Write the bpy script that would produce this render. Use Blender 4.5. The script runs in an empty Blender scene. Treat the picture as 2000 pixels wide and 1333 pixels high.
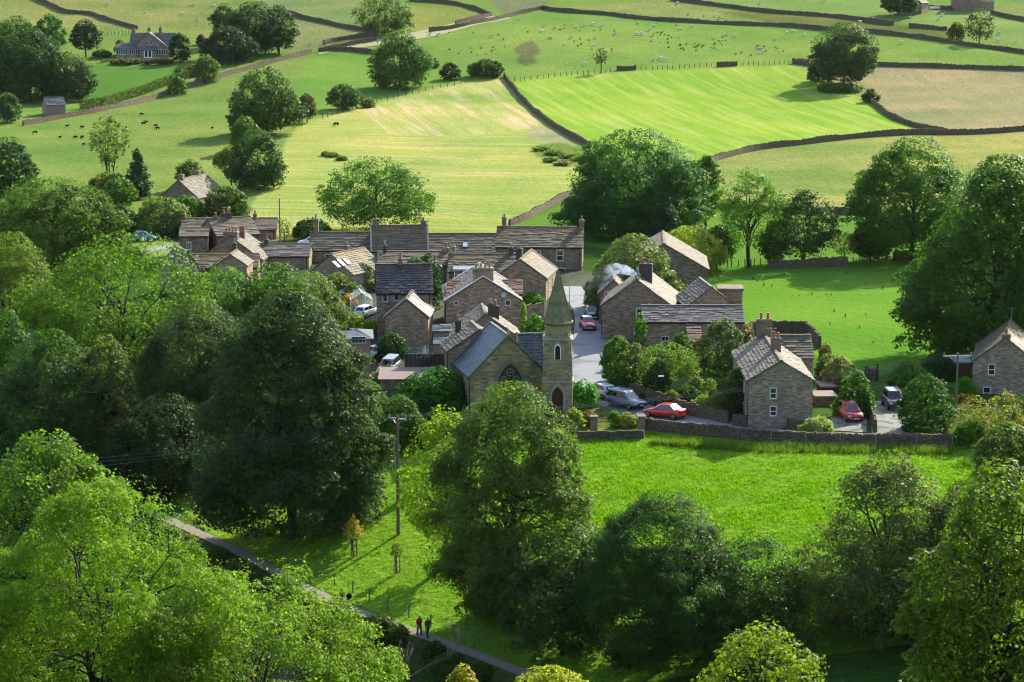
import bpy, bmesh, math, random
import numpy as np
from mathutils import Vector, Matrix

# ------------------------------------------------------------------ camera, sky, sun, exposure
SC = bpy.context.scene
COL = SC.collection
CAMZ, FPX, PITCH = 47.0, 4560.0, math.radians(9.59)
SUN_EL, SUN_AZ = math.radians(32.0), math.radians(35.0)      # azimuth clockwise from +Y (away from the camera)
EXPOSURE = 1.42; HAZE = 0.00001

cd = bpy.data.cameras.new('camera'); cam = bpy.data.objects.new('camera', cd); COL.objects.link(cam)
cd.sensor_width = 36.0; cd.lens = FPX / 2000 * 36.0
cd.clip_start = 0.5; cd.clip_end = 9000
cam.location = (0, 0, CAMZ); cam.rotation_euler = (math.pi / 2 - PITCH, 0, 0)
SC.camera = cam
W = bpy.data.worlds.new('World'); SC.world = W; W.use_nodes = True
_nt = W.node_tree; _sky = _nt.nodes.new('ShaderNodeTexSky'); _sky.sky_type = 'NISHITA'
_sky.sun_disc = False; _sky.sun_elevation = SUN_EL; _sky.sun_rotation = SUN_AZ
_bg = _nt.nodes['Background']; _nt.links.new(_sky.outputs[0], _bg.inputs[0]); _bg.inputs[1].default_value = 0.15
sd = bpy.data.lights.new('sun', 'SUN'); sun = bpy.data.objects.new('sun', sd); COL.objects.link(sun)
sd.energy = 4.3; sd.angle = math.radians(0.53); sd.color = (1.0, 0.95, 0.80)
SUNV = Vector((math.sin(SUN_AZ) * math.cos(SUN_EL), math.cos(SUN_AZ) * math.cos(SUN_EL), math.sin(SUN_EL)))
sun.rotation_euler = SUNV.to_track_quat('Z', 'Y').to_euler(); sun.location = (150, 200, 160)
SC.view_settings.view_transform = 'Standard'; SC.view_settings.look = 'None'
SC.view_settings.gamma = 1; SC.view_settings.use_curve_mapping = False
SC.view_settings.exposure = EXPOSURE
SC.render.resolution_x = 1024; SC.render.resolution_y = 682
SC.cycles.filter_width = 1.15; SC.cycles.max_bounces = 6; SC.cycles.diffuse_bounces = 3; SC.cycles.transmission_bounces = 4
SC.cycles.transparent_max_bounces = 6; SC.cycles.volume_bounces = 1

RNG = np.random.default_rng(7)
random.seed(7)
CP, SP = math.cos(PITCH), math.sin(PITCH)

# ------------------------------------------------------------------ photo pixel (2000 x 1333) -> world
def ray(px, py):
    u = (np.asarray(px, float) - 1000) / FPX; v = (np.asarray(py, float) - 666.5) / FPX
    yc = CP - v * SP; zc = -SP - v * CP
    return u / yc, zc / yc                      # x and z per metre of depth
def at(px, py, D):
    a, b = ray(px, py); return Vector((float(a) * D, D, CAMZ + float(b) * D))
def zpy(py, D): return CAMZ + float(ray(1000, py)[1]) * D
def xpx(px, py, D): return float(ray(px, py)[0]) * D
def project(X, Y, Z):
    z = np.asarray(Z) - CAMZ
    f = Y * CP - z * SP; up = Y * SP + z * CP
    return 1000 + FPX * X / f, 666.5 - FPX * up / f

# ------------------------------------------------------------------ terrain height
def _hash(ix, iy, s):
    n = (ix.astype(np.int64) * 374761393 + iy.astype(np.int64) * 668265263 + s * 974634777) & 0x7fffffff
    n = ((n ^ (n >> 13)) * 1274126177) & 0x7fffffff
    return ((n ^ (n >> 16)) & 0xffff) / 65535.0
def vnoise(x, y, s=0):
    x = np.asarray(x, float); y = np.asarray(y, float)
    ix = np.floor(x); iy = np.floor(y); fx = x - ix; fy = y - iy
    fx = fx * fx * (3 - 2 * fx); fy = fy * fy * (3 - 2 * fy)
    a = _hash(ix, iy, s); b = _hash(ix + 1, iy, s); c = _hash(ix, iy + 1, s); d = _hash(ix + 1, iy + 1, s)
    return (a * (1 - fx) + b * fx) * (1 - fy) + (c * (1 - fx) + d * fx) * fy
def fbm(x, y, s=0, o=3):
    r = 0; a = 1; t = 0
    for k in range(o):
        r = r + a * vnoise(x * 2 ** k, y * 2 ** k, s + k); t += a; a *= .5
    return r / t
HD = np.array([0, 330, 371, 411, 462, 480, 555, 600, 636, 700, 760, 820, 900, 1100, 1500, 2200, 3200], float)
HZ = np.array([0, 0, .6, 1.6, 3.0, 3.5, 6.0, 8.2, 11, 18.2, 25.6, 33, 44, 78, 150, 245, 330], float)
QX = np.array([-400, -60, -30, -15, -12.2, -11, -3.6, -2.6, -1.4, 0, 1.2, 3, 13, 33, 48, 62, 400], float)
QZ = np.array([-8, -8.6, -8.9, -9.2, -10.6, -12, -12, -10.6, -8.6, -8.5, -8.5, -8.3, -6.3, -2.9, -1.0, 0, 0], float)
def smooth_interp(x, xs, zs):
    r = 0
    for o, w in ((-12, .15), (-6, .2), (0, .3), (6, .2), (12, .15)): r = r + w * np.interp(x + o, xs, zs)
    return r
def bulge(s): return 2.0 + 1.8 * np.exp(-((s - 26) / 17) ** 2)
def qdist(x, y): return (x + 27) * .815 + (y - 217) * .579 + bulge((x + 27) * .579 - (y - 217) * .815)
def ground_z(x, y):
    x = np.asarray(x, float); y = np.asarray(y, float)
    valley = np.interp(qdist(x, y), QX, QZ)
    slope = 45 - .347 * y
    k = np.clip((slope - valley) / 3 * .5 + .5, 0, 1); base = valley * (1 - k) + slope * k
    hill = smooth_interp(y, HD, HZ)
    far = np.clip((y - 380) / 300, 0, 1)
    und = (fbm(x / 70, y / 70, 11) - .5) * 3.2 * far + (fbm(x / 24, y / 24, 21) - .5) * .9 * far
    return base + hill + und
_TD = np.concatenate([np.arange(172, 420, 1.0), np.arange(420, 1500, 2.0)])
def G(px, py, D=None):
    """point of the ground seen at a photo pixel"""
    a, b = ray(px, py); a = float(a); b = float(b)
    if D is None:
        zr = CAMZ + b * _TD; g = ground_z(a * _TD, _TD)
        i = np.argmax(zr < g)
        if zr[i] >= g[i]: i = len(_TD) - 1
        lo, hi = _TD[max(i - 1, 0)], _TD[i]
        for _ in range(18):
            m = (lo + hi) / 2
            if CAMZ + b * m < float(ground_z(a * m, m)): hi = m
            else: lo = m
        D = (lo + hi) / 2
    return Vector((a * D, D, float(ground_z(a * D, D))))

# ------------------------------------------------------------------ tagging
def tag(o, label=None, cat=None, group=None, kind=None):
    if label: o['label'] = label
    if cat: o['category'] = cat
    if group: o['group'] = group
    if kind: o['kind'] = kind
    return o
def empty(name, loc, rz=0, label=None, cat=None, group=None):
    o = bpy.data.objects.new(name, None); COL.objects.link(o); o.empty_display_size = .3
    o.location = loc; o.rotation_euler = (0, 0, rz)
    return tag(o, label, cat, group)
def link(name, me, mat, parent=None, loc=None):
    o = bpy.data.objects.new(name, me); COL.objects.link(o)
    if mat is not None and not me.materials: me.materials.append(mat)
    if parent is not None: o.parent = parent
    if loc is not None: o.location = loc
    return o
def copy_tree(o, parent=None):
    c = o.copy(); COL.objects.link(c); c.parent = parent
    for ch in o.children: copy_tree(ch, c)
    return c

# ------------------------------------------------------------------ mesh building
def np_mesh(name, V, F, rnd=None, uv=None, smooth=False):
    me = bpy.data.meshes.new(name); V = np.asarray(V, np.float32); F = np.asarray(F, np.int32)
    n, k = F.shape
    me.vertices.add(len(V)); me.vertices.foreach_set('co', V.ravel())
    me.loops.add(n * k); me.loops.foreach_set('vertex_index', F.ravel())
    me.polygons.add(n); me.polygons.foreach_set('loop_start', np.arange(0, n * k, k, dtype=np.int32))
    if rnd is not None:
        a = me.attributes.new('rnd', 'FLOAT', 'FACE'); a.data.foreach_set('value', np.asarray(rnd, np.float32))
    if uv is not None:
        u = me.uv_layers.new(name='UVMap'); u.data.foreach_set('uv', np.asarray(uv, np.float32).ravel())
    me.update(calc_edges=True)
    if smooth: me.polygons.foreach_set('use_smooth', np.ones(n, bool))
    return me
class MB:
    def __init__(s): s.v = []; s.f = []; s.r = []; s.x = []
    def face(s, pts, rnd=None, aux=0.0):
        i = len(s.v); s.v.extend(tuple(p) for p in pts); s.f.append(tuple(range(i, i + len(pts))))
        s.r.append(random.random() if rnd is None else rnd); s.x.append(aux)
    def box(s, x0, x1, y0, y1, z0, z1, M=None, rnd=None, aux=0.0, taper=0.0):
        t = taper
        P = [Vector(p) for p in ((x0, y0, z0), (x1, y0, z0), (x1, y1, z0), (x0, y1, z0),
             (x0 + t, y0 + t, z1), (x1 - t, y0 + t, z1), (x1 - t, y1 - t, z1), (x0 + t, y1 - t, z1))]
        if M is not None: P = [M @ p for p in P]
        r = random.random() if rnd is None else rnd
        for q in ((0, 3, 2, 1), (4, 5, 6, 7), (0, 1, 5, 4), (1, 2, 6, 5), (2, 3, 7, 6), (3, 0, 4, 7)):
            s.face([P[k] for k in q], r, aux)
    def bar(s, a, b, w, h=None, rnd=None):
        a = Vector(a); b = Vector(b); d = (b - a); L = d.length
        if L < 1e-6: return
        q = d.to_track_quat('X', 'Z').to_matrix().to_4x4(); h = h or w
        s.box(0, L, -w / 2, w / 2, -h / 2, h / 2, Matrix.Translation(a) @ q, rnd)
    def tube(s, pts, rad, n=6, rnd=None, cap=True):
        pts = [Vector(p) for p in pts]; rings = []
        for i, p in enumerate(pts):
            d = (pts[min(i + 1, len(pts) - 1)] - pts[max(i - 1, 0)])
            d = d.normalized() if d.length > 1e-9 else Vector((0, 0, 1))
            a = d.cross(Vector((0, 0, 1)) if abs(d.z) < .95 else Vector((1, 0, 0))).normalized(); b = d.cross(a)
            r = rad[i] if hasattr(rad, '__len__') else rad
            rings.append([p + (a * math.cos(t) + b * math.sin(t)) * r for t in [2 * math.pi * k / n for k in range(n)]])
        r0 = random.random() if rnd is None else rnd
        for A, B in zip(rings, rings[1:]):
            for k in range(n): s.face((A[k], B[k], B[(k + 1) % n], A[(k + 1) % n]), r0)
        if cap:
            s.face(rings[0], r0); s.face(rings[-1][::-1], r0)
    def prism(s, poly, y0, y1, M=None, rnd=None):
        """poly in local xz, extruded along y"""
        A = [Vector((x, y0, z)) for x, z in poly]; B = [Vector((x, y1, z)) for x, z in poly]
        if M is not None: A = [M @ p for p in A]; B = [M @ p for p in B]
        r = random.random() if rnd is None else rnd; n = len(poly)
        s.face(A, r); s.face(B[::-1], r)
        for k in range(n): s.face((A[k], B[k], B[(k + 1) % n], A[(k + 1) % n]), r)
    def mesh(s, name, smooth=False, fixn=True):
        me = bpy.data.meshes.new(name); me.from_pydata(s.v, [], s.f); me.update()
        bm = bmesh.new(); bm.from_mesh(me)
        if smooth: bmesh.ops.remove_doubles(bm, verts=bm.verts, dist=1e-4)
        if fixn: bmesh.ops.recalc_face_normals(bm, faces=bm.faces)
        uvl = bm.loops.layers.uv.new('UVMap')
        for f in bm.faces:
            n = f.normal
            if abs(n.z) > .995: u = Vector((1, 0, 0)); w = Vector((0, 1, 0))
            else:
                u = Vector((0, 0, 1)).cross(n).normalized(); w = n.cross(u)
            for l in f.loops: l[uvl].uv = (l.vert.co.dot(u), l.vert.co.dot(w))
            f.smooth = smooth
        bm.to_mesh(me); bm.free()
        if len(me.polygons) == len(s.r):
            a = me.attributes.new('rnd', 'FLOAT', 'FACE'); a.data.foreach_set('value', s.r)
            a = me.attributes.new('aux', 'FLOAT', 'FACE'); a.data.foreach_set('value', s.x)
        return me
    def build(s, name, mat, parent=None, smooth=False, loc=None):
        return link(name, s.mesh(name, smooth), mat, parent, loc)

# ------------------------------------------------------------------ materials
class NT:
    def __init__(s, name):
        s.m = bpy.data.materials.new(name); s.m.use_nodes = True; s.t = s.m.node_tree
        s.t.nodes.clear(); s.out = s.n('OutputMaterial')
    def n(s, typ, **kw):
        nd = s.t.nodes.new('ShaderNode' + typ)
        for k, v in kw.items(): setattr(nd, k, v)
        return nd
    def l(s, a, b): s.t.links.new(a, b)
    def set(s, nd, i, v):
        if hasattr(v, 'is_linked'): s.l(v, nd.inputs[i])
        else: nd.inputs[i].default_value = v
    def math(s, op, a, b=0.0, c=None):
        nd = s.n('Math', operation=op); s.set(nd, 0, a); s.set(nd, 1, b)
        if c is not None: s.set(nd, 2, c)
        return nd.outputs[0]
    def mix(s, f, a, b, mode='MIX'):
        nd = s.n('Mix', data_type='RGBA', blend_type=mode); s.set(nd, 0, f)
        for i, v in ((6, a), (7, b)):
            if isinstance(v, tuple): v = v + (1,) if len(v) == 3 else v
            s.set(nd, i, v)
        return nd.outputs[2]
    def noise(s, vec, scale, detail=3, rough=.55):
        nd = s.n('TexNoise'); nd.inputs['Scale'].default_value = scale; nd.inputs['Detail'].default_value = detail
        nd.inputs['Roughness'].default_value = rough
        if vec is not None: s.l(vec, nd.inputs['Vector'])
        return nd.outputs['Fac']
    def ramp(s, f, a, b, lo=0.0, hi=1.0):
        nd = s.n('MapRange'); s.set(nd, 0, f); nd.inputs[1].default_value = a; nd.inputs[2].default_value = b
        nd.inputs[3].default_value = lo; nd.inputs[4].default_value = hi
        return nd.outputs[0]
    def attr(s, name): return s.n('Attribute', attribute_name=name).outputs['Fac']
    def obj(s): return s.n('TexCoord').outputs['Object']
    def uv(s): return s.n('TexCoord').outputs['UV']
    def pos(s): return s.n('NewGeometry').outputs['Position']
    def bump(s, h, strength=.5, dist=.1):
        nd = s.n('Bump'); nd.inputs['Strength'].default_value = strength; nd.inputs['Distance'].default_value = dist
        s.l(h, nd.inputs['Height']); return nd.outputs[0]
    def bsdf(s, col, rough=.8, normal=None, metal=0.0, spec=.3, **kw):
        b = s.n('BsdfPrincipled')
        if isinstance(col, tuple): b.inputs['Base Color'].default_value = col + (1,)
        else: s.l(col, b.inputs['Base Color'])
        s.set(b, 'Roughness', rough); b.inputs['Metallic'].default_value = metal
        b.inputs['Specular IOR Level'].default_value = spec
        for k, v in kw.items(): b.inputs[k].default_value = v
        if normal is not None: s.l(normal, b.inputs['Normal'])
        s.l(b.outputs[0], s.out.inputs[0]); return s.m
MATS = {}
def plain(name, col, rough=.6, metal=0.0, spec=.3, var=.25, scale=3.0):
    if name in MATS: return MATS[name]
    t = NT(name); f = t.noise(t.obj(), scale, 4)
    c = t.mix(f, tuple(x * (1 - var) for x in col), tuple(min(1, x * (1 + var)) for x in col))
    MATS[name] = t.bsdf(c, rough, None, metal, spec); return MATS[name]
def stone(name, ca, cb, mortar, bw=.42, bh=.17, stain=.5, green=0.0):
    t = NT(name); uv = t.uv(); pos = t.pos()
    wob = t.n('TexNoise'); wob.inputs['Scale'].default_value = 2.2; t.l(uv, wob.inputs['Vector'])
    vm = t.n('VectorMath', operation='SCALE'); t.l(wob.outputs['Color'], vm.inputs[0]); vm.inputs['Scale'].default_value = .09
    va = t.n('VectorMath', operation='ADD'); t.l(uv, va.inputs[0]); t.l(vm.outputs[0], va.inputs[1])
    b = t.n('TexBrick'); t.l(va.outputs[0], b.inputs['Vector'])
    b.inputs['Color1'].default_value = ca + (1,); b.inputs['Color2'].default_value = cb + (1,); b.inputs['Mortar'].default_value = mortar + (1,)
    b.inputs['Scale'].default_value = 1; b.inputs['Brick Width'].default_value = bw; b.inputs['Row Height'].default_value = bh
    b.inputs['Mortar Size'].default_value = .014; b.inputs['Bias'].default_value = -.1; b.offset_frequency = 2
    b2 = t.n('TexBrick'); t.l(va.outputs[0], b2.inputs['Vector'])
    b2.inputs['Color1'].default_value = (.30, .28, .27, 1); b2.inputs['Color2'].default_value = (1.75, 1.62, 1.45, 1); b2.inputs['Mortar'].default_value = (.8, .8, .8, 1)
    b2.inputs['Scale'].default_value = 1; b2.inputs['Brick Width'].default_value = bw * 1.37; b2.inputs['Row Height'].default_value = bh; b2.inputs['Mortar Size'].default_value = .0
    c = t.mix(.75, b.outputs['Color'], b2.outputs['Color'], 'MULTIPLY')
    n1 = t.noise(uv, .45, 4); n2 = t.noise(uv, 5.0, 4)
    c = t.mix(t.ramp(n1, .42, .68, 0, stain), c, (.075, .066, .055))
    c = t.mix(t.ramp(n2, .35, .75, 0, .45), c, (ca[0] * 1.25, ca[1] * 1.2, ca[2] * 1.1))
    if green: c = t.mix(t.ramp(t.noise(uv, .8, 3), .45, .7, 0, green), c, (.10, .12, .035))
    h = t.math('ADD', b.outputs['Fac'], t.math('MULTIPLY', n2, -.8))
    MATS[name] = t.bsdf(c, .9, t.bump(h, .5, -.05), spec=.15); return MATS[name]
def slate(name, ca, cb, lichen=(.22, .15, .05), la=.4, moss=.2, rough=.75, spec=.3):
    t = NT(name); p = t.pos(); r = t.attr('rnd'); ax = t.attr('aux')
    c = t.mix(t.ramp(r, 0, 1, .2, .8), ca, cb)
    c = t.mix(t.ramp(t.noise(p, 1.1, 4), .45, .7, 0, .6), c, tuple(x * .45 for x in ca))
    f = t.math('MULTIPLY', t.ramp(t.noise(p, .8, 5), .42, .62), t.ramp(ax, .3, 1.0, .12, 1.0))
    c = t.mix(t.math('MULTIPLY', f, la), c, lichen)
    c = t.mix(t.ramp(t.noise(p, 2.6, 3), .58, .72, 0, moss), c, (.20, .20, .15))
    h = t.noise(p, 9, 4)
    MATS[name] = t.bsdf(c, rough, t.bump(h, .4, .03), spec=spec); return MATS[name]
def leaf_material():
    t = NT('leaves'); oi = t.n('ObjectInfo').outputs['Color']; r = t.attr('rnd')
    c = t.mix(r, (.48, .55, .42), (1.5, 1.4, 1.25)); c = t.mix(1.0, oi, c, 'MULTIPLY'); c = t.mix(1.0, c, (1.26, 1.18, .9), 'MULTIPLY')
    n = t.noise(t.pos(), .33, 2)
    c = t.mix(t.ramp(n, .38, .66, 0, .55), c, t.mix(1.0, c, (1.18, 1.12, .6), 'MULTIPLY'))
    d = t.n('BsdfPrincipled'); t.l(c, d.inputs['Base Color']); d.inputs['Roughness'].default_value = .5; d.inputs['Specular IOR Level'].default_value = .10
    tr = t.n('BsdfTranslucent'); t.l(t.mix(1.0, c, (1.25, 1.75, .4), 'MULTIPLY'), tr.inputs[0])
    m = t.n('MixShader'); m.inputs[0].default_value = .46; t.l(d.outputs[0], m.inputs[1]); t.l(tr.outputs[0], m.inputs[2])
    t.l(m.outputs[0], t.out.inputs[0]); return t.m
LEAF = leaf_material()
def tint_material(name, rough=.6, spec=.3):
    t = NT(name); oi = t.n('ObjectInfo').outputs['Color']
    c = t.mix(t.noise(t.obj(), 4, 3), t.mix(1.0, oi, (.7, .7, .7), 'MULTIPLY'), t.mix(1.0, oi, (1.25, 1.25, 1.25), 'MULTIPLY'))
    return t.bsdf(c, rough, spec=spec)
FUR = tint_material('wool_and_hide', .95, .05)
CLOTH = tint_material('cloth', .9, .1)
def paint_material():
    t = NT('car_paint'); oi = t.n('ObjectInfo').outputs['Color']
    return t.bsdf(oi, .28, spec=.5, **{'Coat Weight': .6, 'Coat Roughness': .06})
PAINT = paint_material()
BARK = None
def bark():
    t = NT('bark'); p = t.pos()
    mp = t.n('Mapping'); t.l(p, mp.inputs[0]); mp.inputs['Scale'].default_value = (6, 6, 1.2)
    f = t.noise(mp.outputs[0], 1.5, 4)
    c = t.mix(f, (.022, .018, .013), (.085, .07, .052)); c = t.mix(t.ramp(t.noise(p, .8, 3), .5, .7, 0, .5), c, (.045, .055, .026))
    return t.bsdf(c, .95, t.bump(f, .8, .06), spec=.1)
BARK = bark()
STONE_BROWN = stone('brown_stone', (0.387, 0.288, 0.189), (0.219, 0.164, 0.117), (0.129, 0.100, 0.078))
STONE_GREY = stone('grey_stone', (0.335, 0.265, 0.199), (0.206, 0.164, 0.128), (0.168, 0.136, 0.106), .38, .15)
STONE_DARK = stone('dark_stone', (0.269, 0.209, 0.150), (0.155, 0.122, 0.092), (0.094, 0.074, 0.058))
STONE_CHURCH = stone('church_ashlar', (0.345, 0.282, 0.167), (0.230, 0.190, 0.115), (0.138, 0.115, 0.081), .55, .22, .45, .12)
STONE_SPIRE = stone('spire_stone', (.23, .215, .12), (.16, .155, .09), (.10, .095, .06), .6, .3, .5, .5)
DRYSTONE = stone('dry_stone', (0.152, 0.116, 0.080), (0.069, 0.053, 0.037), (0.012, 0.009, 0.006), .33, .14, .35, .15)
TRIM = plain('dressed_stone', (.30, .26, .19), .85, var=.35)
SLATE_BROWN = slate('stone_slate', (0.108, 0.085, 0.057), (0.174, 0.138, 0.094), la=.3)
SLATE_MOSS = slate('mossy_stone_slate', (0.095, 0.073, 0.048), (0.160, 0.122, 0.081), (.22, .14, .04), .8, .3)
SLATE_PALE = slate('pale_stone_slate', (0.119, 0.095, 0.066), (0.160, 0.128, 0.088), (.25, .19, .08), .35, .3)
SLATE_BLUE = slate('blue_slate', (0.056, 0.062, 0.076), (0.096, 0.102, 0.116), (.22, .22, .2), .25, .25, .5, .45)
SLATE_DARK = slate('dark_slate', (0.038, 0.037, 0.038), (0.064, 0.060, 0.060), (.2, .10, .03), .45, .05, .6, .4)
TILE_RED = slate('red_brown_tile', (0.096, 0.048, 0.036), (0.160, 0.080, 0.060), la=.2)
WHITE = plain('white_paint', (.80, .80, .78), .4, var=.06)
GLASS = NT('window_glass').bsdf((.02, .024, .028), .06, spec=.8)
LEAD = plain('lead', (.20, .21, .23), .5, .3)
POT = plain('terracotta', (.34, .10, .055), .8, var=.35)
POTGREY = plain('buff_pot', (.22, .19, .16), .8, var=.35)
SOOT = plain('sooty_stone', (.075, .065, .055), .95, var=.5)
WOOD = plain('weathered_wood', (.16, .125, .09), .9, var=.4)
WOODR = plain('red_brown_wood', (.15, .065, .03), .8, var=.35)
WOODD = plain('dark_stained_wood', (.03, .022, .018), .85, var=.35)
IRON = plain('black_iron', (.018, .018, .02), .5, .4)
GALV = plain('galvanised_steel', (.42, .43, .44), .4, .7)
RUBBER = plain('tyre_rubber', (.015, .015, .016), .9)
ALLOY = plain('alloy_wheel', (.35, .36, .37), .35, .8)
CARGLASS = NT('car_glass').bsdf((.012, .015, .018), .05, spec=.9)
CHROME = NT('chrome').bsdf((.6, .6, .62), .15, metal=1.0)
LENS = NT('headlamp_lens').bsdf((.62, .64, .66), .1, spec=.8)
REDLENS = NT('tail_lamp_lens').bsdf((.35, .012, .01), .15, spec=.7)
BLACKP = plain('black_plastic', (.02, .02, .022), .6)
PLATE = NT('number_plate').bsdf((.7, .68, .55), .5)
SKIN = plain('skin', (.45, .26, .18), .6)
HAIR = tint_material('hair', .7, .2)
BOARD = plain('doors_paint', (.13, .025, .03), .5, var=.2)
GREENHOUSE_GLASS = NT('greenhouse_glass').bsdf((.75, .85, .8), .08, spec=.8, Alpha=.35)
def asphalt():
    t = NT('asphalt'); p = t.pos()
    c = t.mix(t.noise(p, .5, 4), (.15, .15, .156), (.255, .252, .25)); c = t.mix(t.ramp(t.noise(p, 9, 3), .4, .7, 0, .35), c, (.13, .13, .135))
    c = t.mix(t.ramp(t.noise(p, .22, 3), .55, .62, 0, .7), c, (.095, .095, .10))
    return t.bsdf(c, .85, t.bump(t.noise(p, 25, 3), .3, .02), spec=.25)
ASPHALT = asphalt()
def dirt(name, a, b, g=None):
    t = NT(name); p = t.pos(); c = t.mix(t.noise(p, 1.6, 5), a, b)
    if g: c = t.mix(t.ramp(t.noise(p, .7, 4), .5, .6, 0, .9), c, g)
    return t.bsdf(c, .95, t.bump(t.noise(p, 8, 4), .5, .04), spec=.1)
GRAVEL = dirt('gravel_path', (.14, .12, .09), (.25, .215, .165))
DRIVE = dirt('worn_drive', (.17, .165, .155), (.27, .26, .24), (.09, .11, .035))
# ------------------------------------------------------------------ the ground: one sheet, fields as areas of different grass
FIELDS = [  # photo-pixel outline, colour, mowing strength, roughness, swath direction (degrees)
 ([(-900,-400),(2900,-400),(2900,330),(-900,330)], (0.130,0.193,0.0402), 0, .7, 0),
 ([(-900,-400),(2900,-400),(2900,-20),(-900,-20)], (0.167,0.181,0.0760), 0, .8, 0),
 ([(-300,-30),(560,-30),(560,95),(340,60),(200,60),(-300,110)], (0.157,0.185,0.0523), 0, .9, 0),
 ([(420,-30),(700,-30),(735,60),(600,40),(540,20)], (0.148,0.184,0.0629), 0, .8, 0),
 ([(560,28),(740,62),(730,72),(560,105)], (0.169,0.184,0.0692), 0, .8, 0),
 ([(800,-5),(880,8),(960,30),(900,45),(830,62),(800,60)], (0.176,0.199,0.0485), 0, .9, 0),
 ([(955,0),(1080,0),(1060,15),(985,30)], (0.138,0.154,0.0760), 0, .9, 0),
 ([(1060,18),(1320,0),(1480,22),(1850,55),(1850,80),(1680,62),(1400,48),(1180,28)], (0.164,0.196,0.0564), 0, .9, 0),
 ([(1400,22),(1600,32),(1850,58),(1870,82),(1600,55),(1500,45)], (0.118,0.132,0.0374), 0, 1.0, 0),
 ([(1470,-30),(2300,-30),(2300,105),(1850,80),(1850,52),(1680,38),(1480,20),(1320,-2)], (0.137,0.204,0.0530), 0, .6, 0),
 ([(1930,10),(2300,-10),(2300,45),(1935,25)], (0.168,0.191,0.0598), 0, .6, 0),
 ([(840,60),(1060,18),(1590,55),(2000,105),(2300,110),(2300,138),(1720,130),(1555,127),(1000,160),(960,150),(835,140)], (0.133,0.208,0.0418), 0, .7, 0),
 ([(1003,98),(1018,86),(1036,80),(1050,90),(1056,104),(1044,112),(1050,124),(1028,130),(1008,122),(1014,110)], (0.104,0.120,0.0430), 0, 1.0, 0),
 ([(600,105),(735,105),(840,140),(960,150),(900,168),(790,185),(640,225),(600,240),(560,230),(560,150)], (0.112,0.196,0.0336), 0, .6, 0),
 ([(165,125),(365,128),(330,155),(160,212),(140,190)], (0.065,0.137,0.0226), .12, .2, 0),
 ([(-400,300),(50,240),(330,182),(480,138),(600,105),(570,230),(560,260),(550,330),(500,400),(380,440),(-400,520)], (0.130,0.186,0.0418), 0, .75, 0),
 ([(490,400),(545,330),(560,270),(600,238),(700,210),(800,183),(900,163),(985,150),(1010,185),(1045,222),(1090,255),(1150,287),(1200,300),(1130,375),(1060,408),(1000,440),(940,500),(480,500)], (0.224,0.263,0.0614), 1.0, .6, 82),
 ([(700,215),(900,165),(985,152),(1010,185),(1040,222),(1060,250),(900,270),(760,262)], (0.263,0.281,0.0841), 1.0, .6, 12),
 ([(1035,245),(1080,250),(1120,280),(1060,278),(1035,270)], (0.275,0.253,0.1268), .2, .8, 8),
 ([(1036,287),(1092,279),(1152,293),(1148,328),(1092,326),(1046,306)], (0.155,0.195,0.0450), 0, 1.0, 0),
 ([(1000,158),(1130,145),(1260,138),(1550,128),(1600,150),(1640,168),(1700,200),(1790,260),(1640,273),(1480,293),(1390,317),(1330,330),(1150,287),(1090,255),(1040,220),(1012,188)], (0.175,0.267,0.0354), .95, .45, 12),
 ([(1555,128),(1720,130),(2300,138),(2300,258),(1870,262),(1790,246),(1700,198),(1640,165)], (0.217,0.202,0.0926), .25, .8, 0),
 ([(1370,325),(1480,293),(1640,275),(1780,263),(2300,258),(2300,415),(1690,412),(1370,400)], (0.199,0.226,0.0593), .2, .9, 0),
 ([(1000,440),(1130,380),(1340,400),(1700,418),(2300,420),(2300,520),(1380,525),(1100,470),(990,470)], (0.091,0.170,0.0251), 0, .6, 0),
 ([(1380,515),(2300,505),(2300,760),(1900,760),(1760,745),(1600,700),(1440,640),(1380,580)], (0.093,0.196,0.0213), 0, .6, 0),
 ([(260,470),(345,470),(345,500),(260,500)], (0.169,0.226,0.0539), 0, .4, 0),
 ([(480,470),(990,470),(1170,540),(1190,600),(1180,700),(1120,790),(880,800),(640,700),(560,560),(340,530),(340,470)], (0.082,0.090,0.0577), 0, 1.0, 0),
 ([(1170,560),(1380,575),(1460,640),(1600,700),(1760,745),(1900,780),(1900,862),(1460,840),(1300,800),(1190,740)], (0.064,0.112,0.0267), 0, .7, 0),
 ([(1000,780),(1270,800),(1270,850),(1000,850)], (0.137,0.158,0.0399), 0, 1.0, 0),
 ([(380,880),(1130,838),(1270,838),(1460,855),(1860,866),(2400,850),(2400,1500),(1050,1500),(1000,1320),(430,1060),(330,970)], (0.123,0.234,0.0171), 0, .8, 0),
 ([(1720,876),(1800,872),(2400,860),(2400,960),(1930,915),(1840,888)], (0.117,0.213,0.0213), 0, .9, 0),
]
def in_poly(px, py, poly):
    r = np.zeros(px.shape, bool); n = len(poly)
    for i in range(n):
        x0, y0 = poly[i]; x1, y1 = poly[(i + 1) % n]
        if y0 == y1: continue
        c = ((y0 > py) != (y1 > py)) & (px < (x1 - x0) * (py - y0) / (y1 - y0) + x0); r ^= c
    return r
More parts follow.
